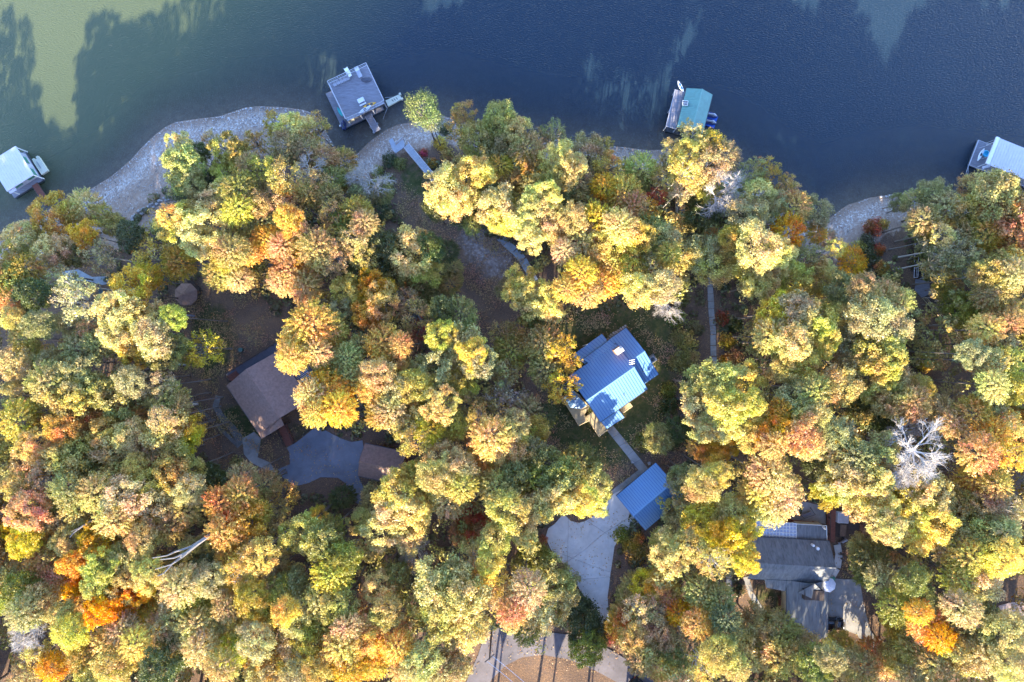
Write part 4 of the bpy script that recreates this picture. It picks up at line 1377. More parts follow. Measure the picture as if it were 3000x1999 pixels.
# ---- white-roofed boathouse, right edge
zr5 = 3.6
c, a6, w6, l6 = fit([(2917, 399), (3080, 467), (3055, 545), (2890, 481)], zr5)
d3 = thing('boathouse', 'boathouse with long flat whitish ribbed roof cut by the right edge of the photo', 'boathouse', (c.x, c.y, 0))
f3 = Fr(c, a6)
mb = MB(); f3.box(mb, (0, 0, zr5 - .1), (w6, l6, .18)); rf = part('roof', mb, M['white_metal'], d3)
ms = MB()
for k in range(int(w6 / .5)):
    f3.box(ms, (-w6 / 2 + .8 + k * .5, 0, zr5 + .02), (.06, l6, .06))
part('seam', ms, M['white_metal'], rf, kind='stuff')
mb = MB(); f3.box(mb, (-w6 / 2 + .3, 0, zr5 + .06), (.6, l6 + .04, .1)); part('edge_trim', mb, M['white_paint'], rf)
mb = MB()
for k in range(5):
    for sy in (-1, 1):
        f3.box(mb, (-w6 / 2 + .6 + k * (w6 - 1.2) / 4, sy * (l6 / 2 - .4), 1.8), (.14, .14, 3.5))
part('post', mb, M['grey_wood_light'], d3, kind='stuff')
mb = MB(); f3.box(mb, (2.0, 0, 1.9), (w6 - 5, l6 - 1.2, 3.0)); part('wall', mb, M['grey_metal'], d3)
LPp = [px2w(*q, .55) for q in ((2868, 412), (3100, 500), (3070, 570), (2837, 482))]
c, a7, w7, l7 = fit([(2868, 412), (3080, 492), (3052, 566), (2838, 482)], .55)
f4 = Fr(c, a7)
lp = [tuple(f4.p(x, y)[:2]) for x, y in ((-w7 / 2, -l7 / 2), (w7 / 2, -l7 / 2), (w7 / 2, l7 / 2), (-w7 / 2, l7 / 2))]
floats(d3, lp)
planks(d3, lp, .55, a7 + math.pi / 2, M['grey_wood'])
part('edge_beam', MB().tube((*lp[0], .55), (*lp[3], .55), .09, n=4).tube((*lp[0], .5), (*lp[1], .5), .07, n=4).tube((*lp[2], .5), (*lp[3], .5), .07, n=4), M['grey_wood_light'], d3)
kayak('kayak', 'white kayak standing tilted on the open end of the right boathouse', M['white_plastic'], Vector((*px2w(2875, 453, .9), .56)), math.radians(62), 2.4, .6, 1)
v = Vector((*px2w(2891, 450, .9), .56))
tu = thing('inflatable_tub', 'round turquoise inflatable tub beside the white kayak', 'inflatable', v)
rg = []
for k in range(16):
    a = 2 * math.pi * k / 16
    rg.append([((.48 + .13 * math.cos(b_)) * math.cos(a), (.48 + .13 * math.cos(b_)) * math.sin(a), .15 + .13 * math.sin(b_)) for b_ in [2 * math.pi * i / 8 for i in range(8)]])
part('ring', MB().loft(rg + [rg[0]], cap=False), M['sky_plastic'], tu, local=True, smooth=True)
part('floor', MB().tube((0, 0, .04), (0, 0, .08), .45, n=16), M['sky_plastic'], tu, local=True)
v = Vector((*px2w(2888, 489, .9), .56))
solo('bench', MB().box((v.x, v.y, v.z + .4), (1.3, .45, .08), a7 + .6).box((v.x - .4, v.y - .25, v.z + .2), (.08, .4, .4), a7 + .6).box((v.x + .4, v.y + .25, v.z + .2), (.08, .4, .4), a7 + .6), M['canvas'], 'small pale bench near the roof edge of the right boathouse', 'bench')
mb = MB()
for p0, p1 in (((2838, 482), (2823, 532)), ((2838, 482), (2833, 532))):
    mb.tube(Vector((*px2w(*p0, .5), .5)), Vector((*px2w(*p1, .1), .12)), .03, n=4)
solo('mooring_rope', mb, M['rope'], 'pair of pale mooring ropes from the right boathouse to the shore', 'rope')
mb = MB()
for p0, p1 in (((2888, 420), (2911, 411)), ((2868, 434), (2903, 424)), ((2876, 466), (2900, 457))):
    mb.tube(Vector((*px2w(*p0, .9), .9)), Vector((*px2w(*p1, 2.5), 2.6)), .03, n=4)
part('brace', mb, M['grey_wood_light'], d3)
mb = MB().tube(Vector((*px2w(1129, 286, .5), .5)), Vector((*px2w(1157, 284, .5), .45)), .02, n=4).tube(Vector((*px2w(1136, 314, .4), .4)), Vector((*px2w(1122, 350, .0), .02)), .02, n=4)
solo('mooring_rope', mb, M['rope'], 'thin pale mooring rope at the cream floating platform', 'rope')

# ---- boathouse at the left edge
zr6 = 3.5
c, a8, w8, l8 = fit([(-35, 478), (43, 429), (100, 512), (22, 560)], zr6)
d0 = thing('boathouse', 'boathouse with flat pale grey roof and green shutters at the left edge', 'boathouse', (c.x, c.y, 0))
f0 = Fr(c, a8)
mb = MB(); f0.box(mb, (0, 0, zr6 - .1), (w8, l8, .2)); rf = part('roof', mb, M['white_metal'], d0)
P4 = [px2w(*q, zr6 - .3) for q in ((0, 528), (30, 514), (48, 558), (29, 568))]
part('lower_roof', MB().slab([(*p, zr6 - .3) for p in P4], .15), M['white_metal'], d0)
ms = MB()
for k in range(int(w8 / .45)):
    f0.box(ms, (-w8 / 2 + .2 + k * .45, 0, zr6 + .01), (.04, l8, .05))
part('seam', ms, M['white_metal'], rf, kind='stuff')
c9, a9, w9, l9 = fit([(-20, 500), (69, 446), (128, 525), (50, 577)], .55)
f9 = Fr(c9, a8)
lp = [tuple(f9.p(x, y)[:2]) for x, y in ((-w9 / 2, -l9 / 2), (w9 / 2, -l9 / 2), (w9 / 2, l9 / 2), (-w9 / 2, l9 / 2))]
floats(d0, lp)
planks(d0, lp, .55, a8, M['grey_wood'])
mb = MB(); f0.box(mb, (0, .3, 1.9), (w8 - 1.2, l8 - 1.3, 2.8)); part('wall', mb, M['grey_wood_light'], d0)
for x, y, ax in ((w8 / 2 - .58, 1.0, 0), (w8 / 2 - .58, -1.4, 0)):
    mb = MB(); f0.box(mb, (x, y, 2.0), (.1, 1.3, 1.5)); part('shutter', mb, M['green_panel'], d0)
for x in (-1.4, 1.2):
    mb = MB(); f0.box(mb, (x, -l8 / 2 + .92, 2.0), (1.4, .1, 1.5)); part('shutter', mb, M['green_panel'], d0)
mb = MB()
for x in (-1, 1):
    for y in (-1, 1):
        f0.box(mb, (x * (w8 / 2 - .15), y * (l8 / 2 - .15), 1.95), (.13, .13, 2.9))
part('post', mb, M['white_paint'], d0, kind='stuff')
c, ap, wp, lp_ = fit([(92, 472), (111, 461), (140, 497), (122, 510)], .55)
pb = thing('floating_platform', 'white plastic jet ski float moored to the left boathouse', 'platform', (c.x, c.y, 0), ap)
part('deck_plate', MB().box((0, -.1, .25), (wp, lp_, .5)), M['cream_plastic'], pb, local=True)
for sx in (-1, 1):
    part('bow_roller', MB().box((sx * wp * .3, lp_ / 2, .28), (.4, .5, .5)), M['cream_plastic'], pb, local=True)
part('slot', MB().box((-.1, .2, .51), (.18, 1.4, .04)), M['grey_metal'], pb, local=True)
A, B = Vector((*px2w(101, 540, .8), .8)), gpt(141, 600, .4)
gw = thing('gangway', 'reddish brown timber gangway from the left boathouse to the shore trees', 'gangway', tuple(A))
d = (B - A); n_ = Vector((-d.y, d.x, 0)).normalized()
for k in range(16):
    p0, p1 = A + d * (k / 16), A + d * ((k + .92) / 16)
    part('board', MB().slab([p0 + n_ * .5, p1 + n_ * .5, p1 - n_ * .5, p0 - n_ * .5], .05), M['red_wood'], gw)
for q in (-1, 1):
    part('edge_beam', MB().slab([A + n_ * q * .58, B + n_ * q * .58, B + n_ * q * .51, A + n_ * q * .51], .2), M['dark_brown_wood'], gw)
mb = MB()
for o_ in (0, 1.3):
    mb.tube(Vector((*px2w(95, 548, .4), .4)) + Vector((o_ * .2, 0, 0)), gpt(128 + o_ * 3, 598, .1), .02, n=4)
solo('mooring_rope', mb, M['rope'], 'thin mooring cables beside the reddish gangway', 'rope')

# ---- boardwalk stair down to the lake inside the lot
zb0 = ground(*px2w(1170, 430, 1.5)) + 1.0
bwk = thing('boardwalk', 'pale grey stepped boardwalk with a corner landing running down to the pebbly point', 'boardwalk', tuple(gpt(1170, 430)))
LPx = [(1181, 407), (1186, 425), (1183, 433), (1158, 450), (1148, 432), (1160, 425)]
def wpt(q, z): return Vector((*px2w(*q, z), z))
part('landing', MB().slab([wpt(q, zb0) for q in LPx], .15), M['grey_composite'], bwk)
mb = MB()
for q in LPx:
    p = wpt(q, zb0); mb.box((p.x, p.y, zb0 - .9), (.12, .12, 1.9))
part('post', mb, M['grey_wood'], bwk, kind='stuff')
rail(bwk, [wpt((1160, 424), zb0), wpt((1181, 407), zb0)], .9, M['grey_wood_light'], bal=.2)
rail(bwk, [wpt((1148, 433), zb0), wpt((1158, 450), zb0)], .9, M['grey_wood_light'], bal=.2)
# lower stair
A0, A1 = wpt((1160, 425), zb0), wpt((1148, 433), zb0)
B0, B1 = gpt(1150, 405, .2), gpt(1139, 412, .2)
for k in range(7):
    f0_, f1_ = k / 7, (k + .9) / 7
    z_ = zb0 * (1 - f0_) + B0.z * f0_
    P = [A0.lerp(B0, f0_), A0.lerp(B0, f1_), A1.lerp(B1, f1_), A1.lerp(B1, f0_)]
    part('step', MB().slab([(p.x, p.y, z_) for p in P], .06), M['grey_composite'], bwk)
# long stair going up the slope
n = 34
ul, ur = (1262, 527), (1277, 522)
E0, E1 = (1420, 700), (1434, 692)
L0, L1 = (1183, 433), (1197, 421)
zt_ = gpt(1360, 640).z + .5
for k in range(n):
    f0_, f1_ = k / n, (k + .93) / n
    def lp2(a, b_, f, z): 
        return Vector((*px2w(a[0] + (b_[0] - a[0]) * f, a[1] + (b_[1] - a[1]) * f, z), z))
    e0, e1 = (1350, 632), (1364, 624)
    z_ = zb0 + (zt_ - zb0) * (math.floor(f0_ * n / 1) / n)
    part('step', MB().slab([lp2(L0, e0, f0_, z_), lp2(L0, e0, f1_, z_), lp2(L1, e1, f1_, z_), lp2(L1, e1, f0_, z_)], .07), M['grey_composite'], bwk)
for a_, b_ in ((L0, (1350, 632)), (L1, (1364, 624))):
    p0, p1 = wpt(a_, zb0), wpt(b_, zt_)
    rail(bwk, [p0, p0.lerp(p1, .5), p1], .85, M['grey_wood_light'], gap=1.6)
    part('stringer', MB().tube(p0 - Vector((0, 0, .15)), p1 - Vector((0, 0, .15)), .09, n=4), M['grey_wood_light'], bwk)

# ---- wooden stairs in the trees
def stair(label, a, b_, w_m, n, mat, railmat, h=.5, cat='stairs'):
    A, B = gpt(*a, h), gpt(*b_, h)
    t = thing('wooden_stairs', label, cat, tuple(gpt(*a)))
    d = B - A
    n_ = Vector((-d.y, d.x, 0)).normalized() * w_m / 2
    for k in range(n):
        f0_, f1_ = k / n, (k + .88) / n
        z_ = A.z + d.z * (k + .5) / n
        P = [A + d * f0_ + n_, A + d * f1_ + n_, A + d * f1_ - n_, A + d * f0_ - n_]
        part('step', MB().slab([(p.x, p.y, z_) for p in P], .07), mat, t)
    for q in (-1, 1):
        rail(t, [A + n_ * q, A + d * .5 + n_ * q, B + n_ * q], .95, railmat, gap=1.5)
        part('stringer', MB().tube(A + n_ * q - Vector((0, 0, .15)), B + n_ * q - Vector((0, 0, .15)), .08, n=4), railmat, t)
    return t
stair('grey wooden stairs dropping between shore trees just right of the lot corner', (1990, 560), (1992, 648), 1.2, 16, M['grey_wood'], M['tan_rail'])
lz = gpt(1990, 660, .5)
ld = thing('landing', 'dark wooden landing at the foot of the grey stairs', 'landing', tuple(gpt(1990, 660)))
P = [Vector((*px2w(*q, lz.z), lz.z)) for q in ((1968, 647), (2002, 655), (1992, 676), (1964, 664))]
planks(ld, [tuple(p.xy) for p in P], lz.z, .3, M['slate_deck'], w=.2)
rail(ld, [P[0], P[3], P[2]], .95, M['tan_rail'])
stair('steep dark stairs with pale handrails coming up from the cove beach', (2692, 705), (2688, 815), 1.0, 20, M['dark_brown_wood'], M['grey_wood_light'])
stair('dark stairs with tan handrails climbing to the lower right from the fallen trunk', (2712, 868), (2790, 955), 1.1, 16, M['dark_brown_wood'], M['tan_rail'])
stair('upper run of dark stairs disappearing under leafy branches at right', (2792, 957), (2865, 1030), 1.1, 14, M['dark_brown_wood'], M['tan_rail'])
lz = gpt(2702, 845, .4)
ld = thing('landing', 'grey wooden landing where the two right-hand stairs meet', 'landing', tuple(gpt(2702, 845)))
P = [Vector((*px2w(*q, lz.z), lz.z)) for q in ((2682, 818), (2722, 822), (2728, 862), (2700, 872), (2680, 850))]
planks(ld, [tuple(p.xy) for p in P], lz.z, .8, M['grey_wood'], w=.25)

# ---- octagonal gazebo, bench beams, canoe
gz0 = ground(*px2w(539, 862, 6))
gc = px2w(539, 862, gz0 + 3.2)
ga = thing('gazebo', 'octagonal brown shingled gazebo on a dark deck left of the clearing', 'gazebo', (gc[0], gc[1], gz0))
Rg = 1.95
for k in range(8):
    a, b_ = 2 * math.pi * (k + .5) / 8, 2 * math.pi * (k + 1.5) / 8
    p0 = Vector((gc[0] + math.cos(a) * Rg, gc[1] + math.sin(a) * Rg, gz0 + 2.5)); p1 = Vector((gc[0] + math.cos(b_) * Rg, gc[1] + math.sin(b_) * Rg, gz0 + 2.5))
    part('roof_slope', MB().slab([p0, p1, Vector((gc[0], gc[1], gz0 + 3.6))], .1), M['brown_shingle'], ga)
    q = Vector((gc[0] + math.cos(a) * Rg * .85, gc[1] + math.sin(a) * Rg * .85, gz0))
    part('post', MB().box((q.x, q.y, gz0 + 1.2), (.13, .13, 2.6)), M['dark_brown_wood'], ga)
part('floor', MB().prism([(gc[0] + math.cos(2 * math.pi * (k + .5) / 8) * Rg, gc[1] + math.sin(2 * math.pi * (k + .5) / 8) * Rg) for k in range(8)], gz0 - .5, gz0 + .25), M['dark_brown_wood'], ga)
pz = gz0 + .35
DP = [(548, 822), (563, 820), (590, 852), (580, 880), (560, 868)]
planks(ga, [px2w(*q, pz) for q in DP], pz, .8, M['dark_brown_wood'], w=.2)
rail(ga, [Vector((*px2w(*q, pz), pz)) for q in DP[1:4]], .95, M['dark_brown_wood'], bal=.25)
A, B = gpt(508, 919, .35), gpt(568, 926, .35)
solo('log_beam', MB().box(tuple((A + B) / 2), ((B - A).length, .28, .3), math.atan2(B.y - A.y, B.x - A.x)), M['grey_wood'], 'long weathered beam lying below the gazebo', 'beam')
A, B = gpt(501, 1068, .2), gpt(549, 1069, .2)
solo('log', MB().tube(A, B, .16, .12, 8), M['pale_bark'], 'pale thin log on the leaf litter left of the cottage, above the stone ring', 'log')
A, B = gpt(630, 1020, .2), gpt(655, 1022, .2)
solo('log', MB().tube(A, B, .15, .1, 8), M['pale_bark'], 'short pale log on the lawn above the brown cottage deck', 'log')
A, B = gpt(546, 1188, .3), gpt(580, 1184, .3)
solo('fallen_trunk', MB().tube(A, B, .3, .2, 8), M['pale_bark'], 'broken pale trunk lying beside the narrow grey path', 'fallen trunk')
v = gpt(298, 860, .1)
kayak('canoe', 'dark green canoe under the trees at left with its bow to the lake', M['dark_canoe'], v, math.radians(100), 2.3, .75, 2, cat='canoe')
v = gpt(710, 1025, .1)
solo('bin', MB().tube(v, v + Vector((0, 0, .9)), .28, .34, 10), M['dark_canoe'], 'dark green bin on the lawn above the cottage deck', 'bin')

# ---- utility pole and wires over the road
v = gpt(1440, 1850)
pole = thing('utility_pole', 'wooden utility pole at the edge of the road, wires leading to the bottom edge', 'utility pole', v)
part('pole', MB().tube(v, v + Vector((0, 0, 9.5)), .16, .11, 8), M['bark'], pole)
part('crossarm', MB().box((v.x, v.y, v.z + 9.1), (1.8, .12, .12), .7), M['bark'], pole)
q = Vector((*px2w(1700, 2180, 22), v.z + 9.2))
for k, lb in ((-.55, 'left of the two thin pale overhead wires crossing the road island'), (.55, 'right of the two thin pale overhead wires crossing the road island')):
    a_ = v + Vector((k * .76, k * .64, 9.25)); b_ = q + Vector((k * .76, k * .64, 0))
    mb = MB()
    for i in range(12):
        f, f2 = i / 12, (i + 1) / 12
        s_ = lambda f: a_.lerp(b_, f) - Vector((0, 0, 1.2 * 4 * f * (1 - f)))
        mb.tube(s_(f), s_(f2), .035, n=4)
    solo('wire', mb, M['rope'], lb, 'wire', group='overhead wires')

# ---------------------------------------------------------------- stones
rs = random.Random(11)
def stone_mesh(mb, x, y, z, r):
    n = 5
    a0_ = rs.uniform(0, 6)
    fl = rs.uniform(.45, .8)
    ring0 = [(x + math.cos(a0_ + 6.283 * k / n) * r * rs.uniform(.75, 1.1), y + math.sin(a0_ + 6.283 * k / n) * r * fl * 1.4 * rs.uniform(.75, 1.1), z - r * .3) for k in range(n)]
    ring1 = [(x + (p[0] - x) * .55, y + (p[1] - y) * .55, z + r * rs.uniform(.3, .55)) for p in ring0]
    mb.loft([ring0, ring1])
mb1, mb2 = MB(), MB()
cnt = 0
while cnt < 5200:
    px = rs.uniform(150, 1050) if rs.random() < .62 else rs.uniform(1050, 2760)
    x = px2w(px, 0, 0.5)[0]
    ysh = np.interp(x, SW[:, 0], SW[:, 1])
    bwid = np.interp(x, [px2w(a, 0)[0] for a in (0, 250, 400, 520, 900, 1000, 1150, 1300, 1600, 1950, 2400, 2500, 2650, 2800)], [5, 8, 11, 10, 7, 4, 5, 4, 4, 2.5, 5, 8, 5, 2])
    f = rs.random() ** 1.9
    y = ysh - 0.2 - f * bwid * 1.2
    d_ = float(shore_dist(np.array([x]), np.array([y]))[0])
    if d_ < 0.0 or d_ > bwid:
        continue
    r = rs.uniform(.05, .13) if rs.random() < .93 else rs.uniform(.13, .28)
    stone_mesh(mb1 if rs.random() < .55 else mb2, x, y, ground(x, y) + .02, r)
    cnt += 1
for nm, mb_, mt in (('beach_stones', mb1, mk('pale_stone', (0.30, 0.28, 0.27), .9, .5, .9, col2=(.60, .58, .56))), ('beach_cobbles', mb2, mk('warm_stone', (0.17, 0.14, 0.125), .9, .5, .9, col2=(.34, .29, .26)))):
    o = part(nm, mb_, mt, kind='stuff')
    o['label'] = 'whitish stones scattered thickly over the beach' if nm == 'beach_stones' else 'brownish cobbles scattered over the beach'
# boulders along the top edge of the left beach
k = 0
for i in range(26):
    f = i / 25
    px = 385 + (505 - 385) * f + rs.uniform(-5, 5)
    py = 640 - 62 * f ** .8 + rs.uniform(-7, 7)
    p = gpt(px, py)
    r = rs.uniform(.3, .55)
    mb = MB(); stone_mesh(mb, p.x, p.y, p.z + .1, r)
    nb = ['leftmost', 'second', 'third', 'fourth', 'fifth', 'sixth', 'seventh', 'eighth', 'ninth', 'tenth', 'eleventh', 'twelfth', 'thirteenth', 'fourteenth', 'fifteenth', 'sixteenth', 'seventeenth', 'eighteenth', 'nineteenth', 'twentieth', 'twenty-first', 'twenty-second', 'twenty-third', 'twenty-fourth', 'twenty-fifth', 'rightmost'][i]
    solo('boulder', mb, M['stone'], nb + ' pale boulder from the left in the stone row above the left beach', 'boulder', 'boulders along the back of the left beach')
for q, lb in (((1853, 1354), 'white rock in the dark bed beside the blue house walk'), ((1902, 1358), 'tan flat rock at the corner of the blue garage')):
    p = gpt(*q); mb = MB(); stone_mesh(mb, p.x, p.y, p.z + .1, .38)
    solo('boulder', mb, M['stone'], lb, 'boulder')

# ---------------------------------------------------------------- trees
COL = {'Y': (0.60, 0.52, 0.19), 'G': (0.24, 0.25, 0.065), 'D': (0.10, 0.125, 0.045), 'O': (0.52, 0.30, 0.07), 'A': (0.58, 0.41, 0.11),
       'K': (0.42, 0.32, 0.105), 'R': (0.40, 0.10, 0.05), 'P': (0.45, 0.33, 0.14), 'S': (0.35, 0.34, 0.15), 'B': (0.57, 0.45, 0.10),
       'L': (0.42, 0.43, 0.11), 'T': (0.54, 0.44, 0.17), 'Z': (0.66, 0.34, 0.03), 'W': (0.45, 0.42, 0.40), 'E': (0.17, 0.215, 0.10), 'V': (0.44, 0.39, 0.13)}
CW = {'Y': 'pale yellow', 'G': 'mid green', 'D': 'dark green', 'O': 'russet orange', 'A': 'golden amber', 'K': 'olive brown', 'R': 'deep red', 'P': 'pinkish russet',
      'S': 'grey green', 'B': 'bright yellow', 'L': 'lime green', 'T': 'tan cream', 'Z': 'vivid orange', 'W': 'bare whitish', 'E': 'muted sage', 'V': 'yellow green'}
KW = {'o': 'lobed tree', 'm': 'round tree', 'f': 'feathery tree', 's': 'thin-leaved tree', 'b': 'leafless tree', 'p': 'soft-needled pine', 'u': 'shrub'}
KN = {'o': 'broadleaf_tree', 'm': 'golden_tree', 'f': 'feathery_tree', 's': 'thin_leaved_tree', 'b': 'bare_tree', 'p': 'pine_tree', 'u': 'shrub'}

# left shore and left side
TREES = """
152,645,60,Ao,13 236,600,44,Af,12 195,615,34,Af,12 60,690,50,Yo,13 34,738,34,To,12 150,730,50,Yo,14 240,685,36,Ao,13 288,632,34,Ks,11 325,655,38,Km,11 372,685,40,Dm,12
280,745,52,Ts,14 446,755,72,As,14 515,765,50,Af,14 415,815,48,Af,15 205,745,38,Gm,14 64,790,52,Kf 15,815,45,Gm 170,830,52,Ss 210,880,62,Ss 85,865,48,Dm 25,875,45,Of 372,855,52,Bo 335,905,58,Yo
405,935,55,Yo 440,990,52,Vo 335,975,48,Yo 395,1020,50,Vo 500,930,38,Lm 472,1055,46,Gm 505,1010,38,Gm 580,1025,52,Bs,14 540,1040,35,Ks,13
105,950,44,Gm 60,995,40,Vm 30,935,38,Bm 78,1035,34,Bm 220,1020,52,Sm 275,1010,42,Sm 190,945,42,Km 250,965,32,As 30,1065,50,Km 150,1070,48,Sm 130,1125,60,Sm 220,1100,54,So 275,1140,54,So 200,1175,58,Vo 335,1165,54,So 375,1120,42,Sm 50,1160,56,Vm 115,1210,54,Vm
40,1235,60,Vm 480,1175,58,Km 470,1130,36,Ps 515,1190,36,Kf 470,1230,40,Ps 170,1260,48,Om 240,1230,42,Om 320,1215,48,Af 385,1225,38,Of 300,1268,46,Am 370,1285,52,Tm 325,1315,58,Tm 480,1270,64,Bo 545,1272,46,Bo 440,1305,42,Km 500,1320,46,Vm
90,1315,50,Am 30,1320,50,Tm 205,1310,52,Km 306,1354,38,Lm,12 22,1388,34,Wb 62,1372,42,Ps 110,1400,44,Ps 185,1350,56,Vm 235,1380,46,Gm 190,1445,58,Gm 140,1475,48,Vm 215,1495,50,Vm 172,1545,52,Sm 185,1590,40,Vm 135,1355,42,Am
30,1430,44,Vm 75,1505,56,Oo 40,1545,40,Oo 112,1550,40,Oo 140,1540,32,Bm 60,1595,46,Bm 120,1650,58,Of 160,1695,42,Of 210,1650,42,Zo 205,1710,46,Zo 280,1590,56,Om 330,1605,42,Am 300,1555,46,Tm
270,1450,52,Km 330,1400,52,Km 355,1470,62,Tm 420,1430,52,Tm 455,1490,60,Tm 400,1525,60,Tm 322,1530,56,Ym 485,1550,50,Tm 535,1500,50,Tm 405,1590,46,Km 392,1365,40,Tm 445,1355,38,Km 500,1400,52,Km 550,1440,48,Vm 560,1375,38,Vm 592,1412,40,Do,13
290,1662,46,Lo 345,1655,46,Vo 280,1712,46,Lo 360,1705,52,Vo 425,1685,46,Tm 405,1640,40,Km 300,1785,58,Zo 360,1770,58,Zo 405,1735,40,Zo 222,1775,40,Pf 50,1745,60,Gm 110,1765,56,Vm 55,1805,56,Sm 18,1690,40,Sm
470,1660,40,Km 560,1610,42,Km 595,1650,40,Dm 640,1480,54,Of 695,1455,50,Of 650,1560,60,Om 705,1520,60,Om 645,1600,44,Ao 692,1590,30,Bm 660,1640,38,Of 520,1725,60,Vm 562,1765,56,Vm 510,1795,58,Ym 602,1705,52,Sm 565,1835,56,Ym
695,1675,52,Ts 750,1640,52,Tm 800,1650,42,Kf 690,1725,52,Tm 770,1705,46,Tm 730,1755,52,Km 880,1565,62,Lo 935,1595,50,Gm 965,1565,46,Gm 970,1690,64,Lf 1005,1640,50,Gm 655,1785,42,Kf 800,1765,58,Vm 852,1722,50,Sm 762,1812,48,Km 832,1795,46,Bm 932,1762,52,Sm
990,1785,54,Vm 862,1825,46,Vm 520,1880,58,Ym 625,1850,56,Vm 702,1832,54,Tm 455,1850,50,Tm 580,1905,52,Vm 682,1905,56,Lm 742,1885,50,Vm 640,1965,54,Vm 780,1935,56,Km 850,1905,54,Tm 905,1880,54,Vm 940,1835,48,Vm 870,1980,52,Sm 760,1995,46,Vm 930,1965,50,Km
500,1925,50,Dm 450,1975,54,Dm 1012,1850,48,Af 1000,1905,58,Am 1052,1885,50,Am 1020,1965,60,Of 1090,1955,50,Am 60,1870,48,Wb 200,1860,50,Vm 100,1930,46,Ts 142,1965,44,Of 60,1985,44,Km 232,1935,50,Km 300,1895,50,Ym 350,1850,46,Kf 250,1990,44,Vm 322,1960,52,Vm 385,1895,48,Tm 172,1805,42,Vm
438,1810,42,Km
"""
# upper left wood
TREES += """
530,490,54,Lo,15 525,435,40,Yo,14 560,540,40,Lo,14 578,445,30,Dm,12 612,405,28,Ks,8 606,530,34,Dm,11 668,440,46,Vo,14 665,505,42,Lo,13 542,568,42,Dm,11 505,650,48,Yo,15 575,665,56,Yo,16 590,712,46,Yo,15 545,625,40,Vo,14 622,592,46,Yo,15 655,555,38,Yo,14
635,800,54,Vf,16 690,815,46,Tm,16 740,415,36,Ks,9 800,362,34,Ks,10 856,372,46,Yo,12 920,372,44,Ks,11 832,425,46,Kf,13 885,440,50,Kf,13 940,460,50,Kf,13 1000,472,42,Kf,10 965,525,50,Gf,13 1020,525,40,Kf,11
692,545,46,Gm 742,532,44,Vm 722,478,36,Km 762,488,36,Vs 822,512,46,Ps 895,488,36,Wb,15 912,530,44,Ps 800,582,46,Ps 836,548,26,Of 862,585,42,As 902,565,46,Kf 952,575,52,Kf 690,610,50,Vm 742,592,42,Km 972,622,46,Ps 1040,622,46,Kf 1065,650,40,Km 842,640,42,Ao
825,600,36,Ps 705,650,46,Sf 762,645,46,Sf 780,702,46,Zf 822,722,42,Af 852,695,46,Tf 895,685,44,Ps 920,725,50,Pf 965,752,46,Ps 900,765,50,Of 985,685,34,Ps 1035,702,46,Ks 1052,742,42,Ks 1000,655,40,Gm 672,735,46,Kf 722,742,40,Of 650,760,36,Km
1072,515,54,Wb,14 1055,570,40,Sm,12 1112,560,40,Sf,11 1100,612,36,Dm,10 1098,495,22,Gu,3 1136,462,26,Du,3 1130,520,24,Gu,3 1165,470,22,Gu,3
1205,745,66,Yo,16 1120,735,58,Dm,14 1135,785,54,So,14 1250,790,46,Vo,14 1265,725,40,Dm,12 1312,735,34,Dm,9 1325,785,34,Vm,8 1318,830,38,Km,8 1205,840,46,Km,10 1240,862,42,Gm,9 1160,800,36,Dm,9
855,785,60,Of,18 890,835,54,Of,18 825,825,46,Af,17 962,772,40,Ps,17 1010,850,46,Yo,17 1002,900,42,So,16 1035,812,38,Dm,14 1092,845,48,Oo 1112,885,46,Oo 1075,920,44,Oo 1212,918,52,Ps,16 1190,880,34,Ps,14 1222,965,36,Rs,12
900,950,66,Af 865,1005,60,Af 850,1050,50,Af 960,965,50,Af 920,1030,50,Af 1050,1010,38,Lm 1010,1055,56,Lf 960,1090,50,Gf 1015,1105,44,Lm 1120,1005,52,Am 1145,1055,50,Am 1100,1095,50,Am 1060,1120,44,Am 1095,1145,44,Am 1172,1010,36,Of
955,1165,72,Af 905,1160,50,Af 990,1200,50,Af 920,1210,50,Af 1345,920,56,Gm 1330,1000,60,Vo 1385,1035,50,Yo 1300,1065,58,So 1352,1105,54,Vo 1405,1065,44,So 1250,1085,50,Sm 1292,905,42,Dm 1290,985,44,Vo 1160,1150,42,Vm 1215,1130,46,Vm
1500,1025,58,Kf,12 1480,985,42,Ks,11 1545,970,44,Ks,11 1595,1010,54,Kf,14 1640,1022,44,As,14 1600,1085,50,Kf,13 1645,1135,50,As,14 1475,1085,46,Ks,12 1665,1060,36,As,13 1490,1175,56,Ws,12 1545,1205,44,Km,12
"""
